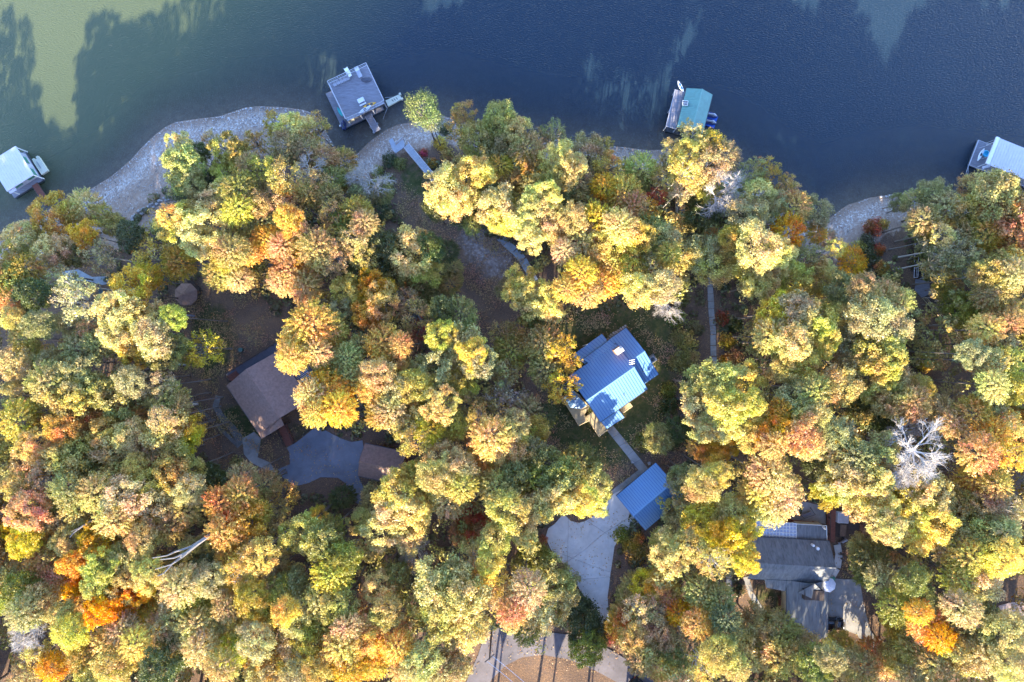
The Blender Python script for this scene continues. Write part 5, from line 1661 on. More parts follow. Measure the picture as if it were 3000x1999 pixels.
# centre lower
TREES += """
1140,1205,58,Vf 1190,1190,50,Vm 1185,1245,46,Vs 1108,1222,44,Vf 1240,1212,46,Yo 1252,1262,44,Bm 1202,1292,50,Vs 1290,1192,50,Yo 1325,1245,44,Vm 1390,1270,44,Ks,13 1370,1200,44,Ks,12 1440,1285,60,Am 1485,1325,48,Am 1420,1335,46,Am 1402,1228,40,Ks 1292,1352,52,Tm 1342,1372,52,Tm
1272,1402,50,Vm 1352,1432,46,Tm 1312,1472,50,Tm 1205,1392,50,Vo 1155,1440,50,Vo 1232,1425,54,Vo 1160,1482,64,Yo 1100,1475,50,Vo 1222,1505,48,Yo 1132,1552,56,Yo 1190,1560,44,Yo 1058,1530,32,Vo 1385,1535,50,Ro,12 1350,1565,38,Of,11 1422,1560,38,Of,12
1450,1435,52,Vm 1482,1500,56,Vo 1452,1585,50,Vm 1505,1400,46,Gm 1212,1625,48,Ws,14 1195,1600,36,Ts 1000,1460,38,Dm,7 928,1512,28,Bm,8 770,1425,48,Km,13 705,1402,42,Km 822,1455,42,As,12 672,1365,24,Lu,4 618,1402,36,Dm,10 802,1500,42,Ks,11 748,1500,42,Kf
1292,1720,70,Vo 1350,1760,74,Vo 1300,1815,72,Vo 1375,1850,56,Yo 1250,1780,54,Vo 1330,1690,50,Gm 1385,1640,48,Ts 1422,1690,40,Ts 1452,1705,54,As 1482,1765,54,As 1502,1800,48,Of 1432,1650,40,Tm
1562,1655,58,Gm,10 1602,1705,58,Vo,10 1632,1765,60,Vo,9 1575,1795,54,Yo,10 1662,1695,40,Ss,8 1548,1735,52,Kf 1592,1595,17,Ru,3 1705,1825,60,Dm,6 1745,1862,48,Dm,5 1722,1905,52,Gm,7 1682,1782,42,Dm,5 1548,1860,38,Gm,8
1130,1800,46,Vm 1105,1725,46,Ao 1082,1780,42,Of 1130,1855,58,Of 1095,1905,56,Of 1162,1905,48,Am 1060,1850,42,Of 1232,1950,56,Vm 1290,1970,48,Sm 1182,1972,44,Am 1335,1965,46,Km 1160,1690,40,Gm
1595,1370,58,Gm,17 1700,1358,50,Gm,10 1745,1415,46,Vo,10 1700,1462,54,Yo,16 1632,1462,58,Vo,17 1572,1482,58,Vo,17 1550,1405,54,Gm,17 1535,1562,46,Yo,16 1745,1470,38,Yo,9 1560,1262,44,Km,13 1592,1222,36,Dm,11 1655,1400,50,Gm,16 1520,1330,48,Vm,16 1560,1325,44,Gm,16 1510,1245,44,Km
"""
# inside the lot, shore part
TREES += """
1235,312,54,Ep,15 1262,350,30,Ep,12 1355,322,36,Ks,10 1350,368,42,Ks,10 1300,362,22,Du,4 1462,342,46,Sm,12 1502,372,46,Yo,12 1442,385,42,Sm,11 1400,412,50,Sm,11 1502,418,42,Vo,11 1455,432,46,Sm,11 1282,402,24,Bu,5 1305,438,24,Ku,4 1345,462,30,Ku,5 1238,440,14,Ru,2 1262,468,18,Ou,3 1292,492,22,Pu,3 1330,492,24,Ku,4 1300,530,20,Pu,3
1465,482,38,Bf,11 1490,515,34,Kf,10 1542,432,50,Kf,12 1562,482,42,Kf,11 1572,528,48,Gm,11 1525,570,34,Km,9 1622,384,32,Ss,9 1580,412,36,Ks,9 1312,562,60,Yo,16 1372,502,50,Yo,16 1412,505,36,Yo,15 1335,592,46,Yo,15 1275,605,38,Dm,12 1392,572,46,Gm,13 1352,628,38,Dm,12 1295,535,38,Vo,14
1452,602,52,Yo,15 1462,648,38,Yo,14 1447,545,16,Ru,5 1642,462,50,Yo,15 1665,505,50,Yo,15 1618,525,44,Vo,14 1685,478,36,Yo,14 1640,562,42,Gm,13 1702,525,36,Ks,13 1562,605,46,Yo,16 1595,572,40,Yo,16 1530,645,46,Yo,15 1602,642,46,To,15 1552,690,42,Yo,15
1730,455,56,Km,11 1765,430,34,Ks,10 1785,482,42,As,12 1772,545,46,Of,14 1832,562,50,Af,14 1855,602,44,Of,14 1882,492,50,Lm,12 1872,535,36,Gm,11 1925,575,28,Rs,11 1900,608,32,Os,12 1952,522,36,Ts,12 1958,478,28,Ks,11 1682,642,50,Tm 1722,600,50,Km 1752,645,54,Bf 1820,662,54,Bf 1862,690,54,Bm
1702,702,54,Vm 1762,725,54,Vm 1902,685,54,Gm 1942,705,50,Vm 1962,745,40,Vm 1642,685,42,Tm 1655,735,36,Tm 1702,802,54,Af 1762,825,56,Af 1722,862,46,Af 1795,782,46,Af 1662,845,38,Af 1852,802,58,Vm 1912,785,58,Vm 1882,850,50,Ym 1942,842,50,Vm 1962,888,44,Wb,12
1522,838,44,Yo,15 1590,880,48,Yo,15 1545,872,42,Yo,15 1492,842,38,Gm,12 1612,908,38,Yo,14 1568,935,34,Gm,11 1380,655,30,Gm,12
"""
# right of the lot
TREES += """
2032,402,46,Ts,14 2008,445,42,To,14 1972,432,34,Ts,13 2065,412,32,Ks,13 2095,422,46,Ks,13 2125,455,46,Kf,13 2082,475,50,Ks,14 2012,502,46,Ts,15 1998,560,36,Ts,12 2045,510,44,Ps,13 2200,512,46,Ss,12 2250,508,48,Ps,12 2122,555,70,Wb,14 2222,582,50,Lo,14 2190,628,48,Vm,14 2258,602,42,Sm,13 2300,572,42,Ks,12 2335,602,46,Af,13 2305,545,34,Ks,11 2385,622,46,Sm,11
2312,682,56,Zf,14 2062,625,44,Dm,10 2042,590,32,Dm,9 2080,562,36,Km,11 2232,722,60,Yo,17 2265,765,54,To,17 2198,775,50,To,17 2292,738,42,Yo,16 2232,832,50,Yo,17 2062,742,50,Sm,15 2105,782,50,Vm,15 2032,752,36,Vo,14 2092,690,26,Of,9 2150,690,36,Km,13 2400,682,32,Af,10 2425,695,30,Pf,8 2362,765,56,Ss,15 2402,812,50,Km,15 2332,822,56,Vm,16 2452,728,28,Ys,14 2418,782,28,Yo,14 2506,768,44,Of,10
2692,592,38,Sf,10 2642,592,28,Gm,7 2742,572,46,Sm,12 2785,605,50,Sm,14 2722,642,52,Km,14 2765,672,46,Km,14 2842,622,54,Km,14 2902,558,50,Ps,14 2852,540,38,Ps,13 2962,542,42,Ps,14 2952,622,58,Km,15 2902,685,50,Kf,15 2982,685,50,Ps,15 2832,690,44,Kf,14 2602,652,30,Ru,6 2572,658,18,Ru,4 2625,645,18,Pu,5 2572,702,28,Du,5 2572,738,34,Du,5 2562,712,26,Lu,6 2605,725,20,Ru,4 2545,770,26,Ku,4 2612,782,26,Ou,4
2782,722,56,Ss,15 2835,742,50,Ys,16 2760,765,46,Ss,14 2865,785,44,Ss,15 2775,690,36,Ys,16 2771,845,32,Bm,7 2845,905,50,Gm,13 2855,950,46,Lm,13 2800,885,36,Gm,10 2932,852,58,Kf 2985,802,50,Km 2905,802,46,Km 2965,945,50,Of 2902,965,46,Am 2935,1010,46,Vm 2602,872,50,Km 2642,885,44,Vm 2542,852,46,Km 2562,922,60,Sm 2622,955,54,Sm 2482,852,46,Gm 2472,925,42,Bo 2425,925,42,Km
2002,930,34,Gu,6 2030,1002,38,Vu,6 2012,1062,38,Gu,6 2050,958,26,Gu,5 2132,932,24,Ru,4 2152,1002,28,Ku,5 2142,1058,20,Ou,4 2175,950,26,Du,5 2000,990,26,Gu,5 2040,1050,30,Ku,5 2175,1050,30,Ku,6 2015,870,28,Gu,5
2282,922,60,Bo 2342,912,56,Vo 2385,962,56,Yo 2332,1005,54,Bo 2272,985,50,Vm 2422,1002,42,Yo 2352,1062,50,Bm 2300,1085,42,Km 2522,1002,56,Sm 2582,1015,60,Vo 2502,1065,50,Km 2602,1075,60,Yo 2562,1135,52,Yo 2642,1135,50,Vo 2620,1180,50,Vo 2685,1185,50,Kf 2702,1135,38,Km 2462,1135,52,Km
2112,1112,60,Lo 2052,1132,50,Lo 2185,1132,50,Yo 2062,1192,54,Yo 2132,1195,60,Yo 2202,1185,44,Vo 2082,1252,46,Lo 2155,1245,46,Yo 2332,1172,52,Sm 2392,1152,50,Sm 2382,1215,46,Vm 2295,1205,40,Of 2282,1262,46,Oo 2352,1285,56,Oo 2270,1305,42,Of 2402,1312,40,To 2232,1250,40,Bo 2212,1292,42,Bo 2462,1275,46,Sm 2492,1310,42,Ks
2562,1210,50,Dm,13 2525,1185,40,Dm,12 2602,1225,38,Dm,12 2112,1305,44,Oo,15 2050,1310,36,Of,13 2092,1345,36,Oo,14 1988,1200,36,Du,8 1982,1150,28,Gu,7 1992,1262,36,Dm,9 2002,1308,34,Du,8 1932,1285,42,Gm,9 1902,1308,32,Gu,6 2265,1400,72,Tf 2232,1450,62,Tf 2302,1452,66,Tf 2265,1495,56,Tf
2062,1425,52,Km 2100,1398,42,Vm 2042,1485,42,Vm 2002,1402,42,Gm,12 2522,1345,54,Gm 2575,1332,52,Vo 2482,1402,54,Vo 2562,1412,56,Yo 2622,1400,46,Km 2400,1372,40,Dm,13 2440,1440,46,Vo 2520,1470,50,Vo
2720,1335,76,Wb,25 2668,1262,42,Wb,16 2690,1395,56,Wb,22 2655,1365,34,Ps,16 2862,1212,50,Kf 2905,1180,46,Vm 2802,1242,46,Kf 2762,1202,42,Km 2772,1055,34,Pu,7 2762,1072,24,Bu,6 2882,1332,56,Of 2922,1282,50,Af 2962,1245,48,Ts 2872,1402,50,Af 2932,1425,48,Af 2982,1342,46,As 2902,1062,50,Vm 2962,1065,54,Ym 2982,1135,56,Vm 2922,1132,46,Ym 2860,1035,46,Sm 2800,1170,36,Ks,12
2652,1465,58,Vo 2722,1455,58,Yo 2782,1485,50,Vo 2585,1485,54,Yo 2842,1485,46,Km 2902,1485,46,Km 2972,1502,46,Ss 2655,1525,58,Yo 2742,1535,58,Yo 2602,1545,50,Vo 2702,1572,50,Yo 2802,1555,50,Yo
2562,1652,56,Gm 2542,1612,42,Vm 2592,1705,50,Vm 2545,1690,36,Gm 2802,1625,46,Kf 2852,1642,60,Vm 2902,1585,58,Vm 2952,1642,58,Ym 2882,1702,60,Ym 2822,1702,50,Vm 2962,1565,50,Sm 2632,1785,50,Gm 2682,1702,46,Gm 2702,1762,50,Gm 2642,1842,46,Bm 2732,1835,56,Zf 2765,1875,46,Zf 2702,1800,42,Of
2832,1792,54,Vm 2882,1835,60,Gm 2962,1862,58,Vm 2902,1922,60,Vm 2832,1925,54,Vm 2972,1952,50,Vm 2562,1922,52,Of 2602,1955,46,Am 2532,1965,46,Kf 2470,1902,50,Vm 2442,1935,44,Gm 2502,1955,46,Vm 2702,1902,54,Sm 2642,1925,46,Vm 2752,1955,50,Km 2682,1985,50,Sm
2222,1842,66,Vm,12 2282,1862,62,Vm,12 2202,1915,62,Vm,13 2292,1935,62,Ym,14 2162,1962,46,Vm 2342,1905,58,Vm,13 2122,1862,50,Gm 2112,1922,46,Vm 2132,1818,44,Dm 2082,1802,46,Of 2062,1742,56,Sf 2112,1762,50,Sf 2050,1835,44,Of 2062,1962,54,Ts 2395,1950,50,Gm
2072,1532,58,Bo 2122,1572,54,Bo 2152,1622,50,Ts 2172,1552,48,Bo 2042,1602,50,Bo 2102,1652,50,Ts 2142,1502,46,Vo 2188,1645,38,Bo 2002,1542,50,Yo 1992,1602,50,Yo 1962,1642,46,To 1985,1470,38,Yo,14 2182,1748,22,Du,4
1832,1590,28,Gu,5 1882,1598,22,Zu,5 1868,1622,24,Au,4 1852,1612,26,Ku,4 1882,1652,36,Ku,6 1920,1640,36,Ku,6 1902,1722,46,Bm,11 1942,1722,42,Am,12 1860,1722,38,Km,9 1932,1698,36,Am,11 1842,1755,40,Kf,7 1822,1842,48,Of,8 1882,1802,50,Ts,12 1922,1812,44,Ps,12 1832,1802,42,Af,7 1862,1882,46,Am,12 1800,1872,30,Rs,6 1930,1862,46,Km,12 1990,1802,46,Of,13 1970,1762,38,Of,12 1980,1882,46,Ks,12 1882,1942,50,Kf,13 1932,1965,44,Bm,12 1962,1922,42,Gm,11 1960,1700,32,Of,11 1945,1590,36,Vm,10
"""

# ---- prototypes: unit-radius crowns
def new_mesh_np(name, V, Fq, tint=None, smooth=False):
    me = bpy.data.meshes.new(name)
    me.vertices.add(len(V)); me.vertices.foreach_set('co', V.astype(np.float32).ravel())
    k = Fq.shape[1]
    me.loops.add(Fq.size); me.loops.foreach_set('vertex_index', Fq.astype(np.int32).ravel())
    me.polygons.add(len(Fq)); me.polygons.foreach_set('loop_start', np.arange(0, Fq.size, k, dtype=np.int32))
    if smooth:
        me.polygons.foreach_set('use_smooth', np.ones(len(Fq), bool))
    me.update(calc_edges=True)
    if tint is not None:
        ca = me.color_attributes.new('tint', 'FLOAT_COLOR', 'POINT')
        ca.data.foreach_set('color', tint.astype(np.float32).ravel())
    return me

def leaves(P, Nn, size, rng, tint, elong=1.35, jitter=0.55):
    """folded diamond leaf sprays at points P facing Nn"""
    n = len(P)
    N_ = Nn + rng.normal(0, jitter, (n, 3))
    N_ /= np.linalg.norm(N_, axis=1, keepdims=True) + 1e-9
    r = rng.normal(0, 1, (n, 3))
    U = np.cross(N_, r); U /= np.linalg.norm(U, axis=1, keepdims=True) + 1e-9
    W = np.cross(N_, U)
    s = (size * rng.uniform(0.6, 1.25, n))[:, None]
    bend = N_ * s * 0.22
    V = np.stack([P - U * s * elong * .5, P - W * s * .42 + bend, P + U * s * elong * .5, P + W * s * .42 + bend], 1).reshape(-1, 3)
    F = np.arange(n * 4).reshape(n, 4)
    T = np.repeat(tint, 4, 0)
    return V, F, T

def branch_net(rng, tips, r0, start=(0, 0, -1.0), twigs=2):
    """tapering limbs from the trunk top to each tip, with side twigs"""
    mb = MB()
    ends = []
    S = Vector(start)
    for t in tips:
        T = Vector(t)
        mid = S.lerp(T, .5) + Vector((rng.normal(0, .06), rng.normal(0, .06), -.10))
        mid.x *= .8; mid.y *= .8
        mb.tube(S, mid, r0, r0 * .6, 5)
        mb.tube(mid, T, r0 * .6, r0 * .2, 4)
        for k in range(twigs):
            f = rng.uniform(.3, .9)
            a = mid.lerp(T, f)
            d = (T - mid).normalized() + Vector(rng.normal(0, .7, 3))
            d.normalize()
            e = a + d * rng.uniform(.18, .34)
            mb.tube(a, e, r0 * .3, r0 * .1, 3)
            ends.append(e)
        ends.append(T)
    return mb, ends

def make_crown(kind, seed):
    rng = np.random.default_rng(seed)
    Ps, Ns, Ts = [], [], []
    tips = []
    def clump(c, r, n, flat=.75, up=.35, cr=None):
        d = rng.normal(0, 1, (n, 3)); d /= np.linalg.norm(d, axis=1, keepdims=True)
        d[:, 2] = np.abs(d[:, 2]) * 1.0 - .25
        rad = r * rng.uniform(.35, 1.35, n)[:, None]
        P = np.array(c) + d * rad * np.array([1, 1, flat])
        Nn = d + np.array([0, 0, up])
        Ps.append(P); Ns.append(Nn)
        q = rng.uniform() if cr is None else cr
        Ts.append(np.stack([np.full(n, q), rng.uniform(0, 1, n), np.full(n, 0.0), np.ones(n)], 1))
    if kind in ('o', 'm'):
        nl = 22 if kind == 'o' else 29
        gold = 2.399963
        for i in range(nl):
            u = (i + .5) / nl
            z = 1 - u * 1.85
            rr = math.sqrt(max(0, 1 - z * z))
            a = i * gold + rng.uniform(-.35, .35)
            ext = rng.uniform(.45, .92) if kind == 'o' else rng.uniform(.52, .84)
            lc = np.array([math.cos(a) * rr * ext, math.sin(a) * rr * ext, z * ext * .82])
            lr = rng.uniform(.24, .38) if kind == 'o' else rng.uniform(.24, .32)
            tips.append(lc * .85)
            nc = 11 if kind == 'o' else 9
            q0 = rng.uniform()
            for k in range(nc):
                d = rng.normal(0, 1, 3); d /= np.linalg.norm(d)
                d = d * .8 + lc / (np.linalg.norm(lc) + .01) * .5 + np.array([0, 0, .35]); d /= np.linalg.norm(d)
                cc = lc + d * lr * rng.uniform(.55, 1.0)
                clump(cc, rng.uniform(.09, .16) if kind == 'o' else rng.uniform(.10, .17), 36 if kind == 'o' else 30, cr=np.clip(q0 * .6 + rng.uniform() * .4, 0, 1))
        # inner fill
        for k in range(26):
            d = rng.normal(0, 1, 3); d /= np.linalg.norm(d)
            clump(d * rng.uniform(.2, .5), .2, 12)
        size = .062 if kind == 'o' else .056
    elif kind == 'f':
        for i in range(230):
            u = (i + .5) / 230
            z = 1 - u * 1.7
            rr = math.sqrt(max(0, 1 - z * z)); a = i * 2.399963 + rng.uniform(-.3, .3)
            d = np.array([math.cos(a) * rr, math.sin(a) * rr, z * .8])
            L_ = rng.uniform(.82, 1.04)
            if i % 23 == 0:
                tips.append(d * .7)
            q0 = rng.uniform()
            n = 36
            f = rng.uniform(.45, 1, n) ** .7
            P = d * L_ * f[:, None] + rng.normal(0, .05, (n, 3)) * (1.4 - f[:, None]) + np.array([0, 0, -.06]) * (f[:, None] ** 3)
            Ps.append(P); Ns.append(np.tile(d + np.array([0, 0, .6]), (n, 1)))
            Ts.append(np.stack([np.full(n, q0), rng.uniform(0, 1, n), np.zeros(n), np.ones(n)], 1))
        size = .05
    elif kind == 's':
        for i in range(16):
            u = (i + .5) / 16
            z = max(1 - u * 1.35, -.35)
            rr = math.sqrt(max(0, 1 - z * z)); a = i * 2.399963 + rng.uniform(-.5, .5)
            tips.append(np.array([math.cos(a) * rr, math.sin(a) * rr, z * .8]) * rng.uniform(.65, .95))
        size = .062
    elif kind == 'p':
        for i in range(60):
            u = (i + .5) / 60
            z = max(1 - u * 1.6, -.6)
            rr = math.sqrt(max(0, 1 - z * z)); a = i * 2.399963
            c = np.array([math.cos(a) * rr, math.sin(a) * rr, z]) * rng.uniform(.45, .9)
            if i % 6 == 0: tips.append(c)
            clump(c, .2, 60, flat=.5)
        size = .05
    elif kind == 'u':
        for i in range(16):
            a = i * 2.4; r_ = .7 * math.sqrt((i + .5) / 16)
            c = np.array([math.cos(a) * r_, math.sin(a) * r_, .45 * (1 - r_ * r_) + rng.uniform(-.15, .15)])
            clump(c, rng.uniform(.26, .38), 42)
        size = .13
    tips3 = [tuple(float(q) for q in t) for t in tips]
    br = None
    if kind != 'u':
        if kind == 'b':
            mb = MB()
            def rec(p, d, L_, r, lev):
                e = p + d * L_
                mb.tube(p, e, r, r * .62, 4 if lev > 1 else 3)
                if lev == 0:
                    return
                nchild = 3 if lev >= 3 else (3 if lev == 2 else 2)
                for k in range(nchild + (1 if rng.uniform() < .5 else 0)):
                    nd = d * 1.0 + Vector(rng.normal(0, .50 if lev > 2 else .62, 3)); nd.z += .10; nd.normalize()
                    s_ = p + d * L_ * rng.uniform(.45, 1.0) if k else e
                    rec(s_, nd, L_ * rng.uniform(.58, .82), r * .56, lev - 1)
            for k in range(7):
                a = k * 2.399 + rng.uniform(-.3, .3); el = rng.uniform(.35, 1.2)
                d = Vector((math.cos(a) * math.cos(el), math.sin(a) * math.cos(el), math.sin(el)))
                rec(Vector((0, 0, -.75)), d, rng.uniform(.42, .56), .045, 5)
            br = mb
        else:
            br, ends = branch_net(rng, tips3, .035 if kind != 's' else .04, twigs=1 if kind != 's' else 6)
            if kind == 's':
                for e in ends:
                    q0 = rng.uniform()
                    if rng.uniform() < .12:
                        continue
                    for k in range(2):
                        c = np.array(e) + rng.normal(0, .07, 3)
                        clump(c, rng.uniform(.07, .16), int(rng.integers(10, 19)), cr=q0)
    crown = None
    if Ps:
        V, F, T = leaves(np.concatenate(Ps), np.concatenate(Ns), size, rng, np.concatenate(Ts), jitter=.8)
        crown = (V, F, T)
    return crown, br

leafmat = bpy.data.materials.new('autumn_leaf')
leafmat.use_nodes = True
N, L = leafmat.node_tree.nodes, leafmat.node_tree.links
N.clear()
out = N.new('ShaderNodeOutputMaterial')
oi = N.new('ShaderNodeObjectInfo')
at = N.new('ShaderNodeAttribute'); at.attribute_name = 'tint'
sep = N.new('ShaderNodeSeparateColor'); L.new(at.outputs['Color'], sep.inputs[0])
geo = N.new('ShaderNodeNewGeometry')
big = noise(0.30, 3, .5)
hs = N.new('ShaderNodeHueSaturation')
def mr(src, a, b_, lo=0.0, hi=1.0):
    x = N.new('ShaderNodeMapRange'); x.inputs[1].default_value = lo; x.inputs[2].default_value = hi; x.inputs[3].default_value = a; x.inputs[4].default_value = b_
    L.new(src, x.inputs[0]); return x.outputs[0]
hue = mathn('ADD', mr(sep.outputs['Red'], .018, -.022), mr(big.outputs[0], -.028, .040, .3, .7))
hue = mathn('ADD', hue, mr(oi.outputs['Random'], .495, .505))
val = mathn('MULTIPLY', mr(sep.outputs['Green'], .68, 1.32), mr(sep.outputs['Red'], .8, 1.22))
sat = mr(oi.outputs['Random'], .85, 1.1)
L.new(oi.outputs['Color'], hs.inputs['Color']); L.new(hue, hs.inputs['Hue']); L.new(val, hs.inputs['Value']); L.new(sat, hs.inputs['Saturation'])
d1_ = N.new('ShaderNodeBsdfDiffuse'); t1_ = N.new('ShaderNodeBsdfTranslucent')
L.new(hs.outputs[0], d1_.inputs[0]); L.new(hs.outputs[0], t1_.inputs[0])
ms_ = N.new('ShaderNodeMixShader'); ms_.inputs[0].default_value = 0.40
L.new(d1_.outputs[0], ms_.inputs[1]); L.new(t1_.outputs[0], ms_.inputs[2])
gl_ = N.new('ShaderNodeBsdfGlossy'); gl_.inputs['Roughness'].default_value = .45; gl_.inputs['Color'].default_value = (.9, .9, .85, 1)
mg_ = N.new('ShaderNodeMixShader'); mg_.inputs[0].default_value = 0.035
L.new(ms_.outputs[0], mg_.inputs[1]); L.new(gl_.outputs[0], mg_.inputs[2])
L.new(mg_.outputs[0], out.inputs[0])

PROTO = {}
NV = {'o': 5, 'm': 8, 'f': 4, 's': 4, 'b': 4, 'p': 1, 'u': 3}
for k, nv in NV.items():
    PROTO[k] = []
    for i in range(nv):
        cr, br = make_crown('f' if (k == 'm' and i >= 5) else k, 100 + i * 7 + ord(k))
        cm = None
        if cr:
            cm = new_mesh_np('foliage', *cr)
            cm.materials.append(leafmat)
        bmesh_ = []
        if br:
            for mt in ('bark', 'pale_bark', 'grey_bark'):
                m_ = br.mesh('branches'); m_.materials.append(M[mt]); bmesh_.append(m_)
        PROTO[k].append((cm, bmesh_))
TRUNK = []
for i in range(3):
    for mt in ('bark', 'pale_bark', 'grey_bark'):
        rg = random.Random(i)
        rings = []
        for k in range(6):
            f = k / 5
            r = .24 * (1 - .62 * f) * (1.35 if k == 0 else 1)
            ox, oy = .25 * math.sin(f * 3 + i) * f, .25 * math.cos(f * 2.3 + i * 2) * f - .25 * f
            rings.append([(ox + r * math.cos(a), oy + r * math.sin(a), f) for a in [6.283 * j / 8 for j in range(8)]])
        mb = MB().loft(rings)
        m_ = mb.mesh('trunk'); m_.materials.append(M[mt]); TRUNK.append(m_)

LAND = [('the blue house', 1795, 1110), ('the blue garage', 1905, 1460), ('the brown cottage', 780, 1160), ('the brown garage', 1115, 1355), ('the grey house', 2330, 1650),
        ('the gazebo', 539, 862), ('the left beach', 620, 400), ('the two level dock', 1050, 290), ('the green boathouse', 2030, 320), ('the cove beach', 2520, 640),
        ('the boardwalk', 1230, 470), ('the fallen dead snag', 550, 1610), ('the concrete driveway', 1710, 1640), ('the road island', 1600, 1960), ('the long straight path', 2085, 950),
        ('the left boathouse', 50, 500), ('the right boathouse', 2960, 440), ('the stone steps', 1530, 760), ('the right-hand stairs', 2750, 910), ('the asphalt yard', 960, 1340),
        ('the bottom left corner', 40, 1990), ('the bottom right corner', 2980, 1990), ('the pinkish drive', 2960, 1790), ('the car pad', 2500, 1780), ('the bottom edge centre', 800, 1990), ('the left edge middle', 0, 1250)]
DIRS = ['right', 'upper right', 'top', 'upper left', 'left', 'lower left', 'bottom', 'lower right']
ORD = ['nearest', 'second nearest', 'third nearest', 'fourth nearest', 'fifth nearest', 'sixth nearest', 'seventh nearest', 'eighth nearest', 'ninth nearest', 'tenth nearest', 'eleventh nearest', 'twelfth nearest', 'thirteenth nearest', 'fourteenth nearest', 'fifteenth nearest']

items = []
seen = 0
for tok in TREES.split():
    a = tok.split(',')
    if len(a) > 4 and a[3][1] != 'u' and float(a[1]) < 740 and float(a[4]) >= 9:
        a[4] = float(a[4]) * (1.08 if float(a[0]) > 2590 else 1.38 if float(a[0]) > 2380 else (1.35 if float(a[0]) > 1150 else 1.15))
    items.append((float(a[0]), float(a[1]), float(a[2]), a[3][0], a[3][1], float(a[4]) if len(a) > 4 else None))
lab = {}
grp = {}
for i, (px, py, r, c_, k_, h_) in enumerate(items):
    j = min(range(len(LAND)), key=lambda q: (LAND[q][1] - px) ** 2 + (LAND[q][2] - py) ** 2)
    dx, dy = px - LAND[j][1], LAND[j][2] - py
    dr = int(round(math.atan2(dy, dx) / (math.pi / 4))) % 8
    key = (j, dr, c_, k_)
    grp.setdefault(key, []).append((math.hypot(dx, dy), i))
for (j, dr, c_, k_), lst in grp.items():
    lst.sort()
    for n_, (_, i) in enumerate(lst):
        kw = KW[k_]
        cw = CW[c_]
        s_ = ('%s %s' % (cw, kw)) if not (c_ == 'W') else ('bare whitish %s' % ('twiggy tree' if k_ == 's' else 'leafless tree'))
        pre = '' if len(lst) == 1 else ORD[n_] + ' '
        side = {'top': 'above', 'bottom': 'below', 'right': 'right of', 'left': 'left of'}.get(DIRS[dr], 'to the ' + DIRS[dr] + ' of')
        t_ = '%s%s %s %s' % (pre, s_, side, LAND[j][0])
        lab[i] = t_

rt = random.Random(21)
GROUPS = {'o': 'lobed autumn trees of the wood', 'm': 'round-crowned autumn trees of the wood', 'f': 'feathery autumn trees of the wood', 's': 'thin-leaved trees of the wood', 'b': 'leafless pale trees', 'p': 'pines on the point', 'u': 'shrubs of the understory'}

KEEP = softmask([[(1640, 1150), (1700, 1000), (1850, 940), (1950, 1090), (1830, 1270), (1740, 1290)], [(1790, 1450), (1925, 1340), (2010, 1460), (1890, 1565)],
                 [(1640, 1500), (1790, 1430), (1870, 1530), (1800, 1600), (1790, 1840), (1740, 1840), (1600, 1600)], [(655, 1110), (820, 1000), (915, 1170), (770, 1290)],
                 [(820, 1310), (930, 1240), (1200, 1290), (1190, 1420), (1070, 1490), (1000, 1420), (870, 1430)], [(2190, 1510), (2450, 1480), (2460, 1700), (2540, 1700), (2590, 1910), (2530, 1900), (2450, 1840), (2420, 1870), (2310, 1870), (2290, 1720), (2190, 1700)],
                 [(1400, 1850), (1680, 1860), (1960, 2010), (1960, 2200), (1330, 2200)], [(2070, 800), (2100, 800), (2102, 1080), (2072, 1080)]], 1.0)
def blocked(x, y):
    i = min(max(int(round(float(np.interp(x, GX, np.arange(len(GX)))))), 0), len(GX) - 1)
    j = min(max(int(round(float(np.interp(y, GY, np.arange(len(GY)))))), 0), len(GY) - 1)
    return KEEP[i, j] > .3

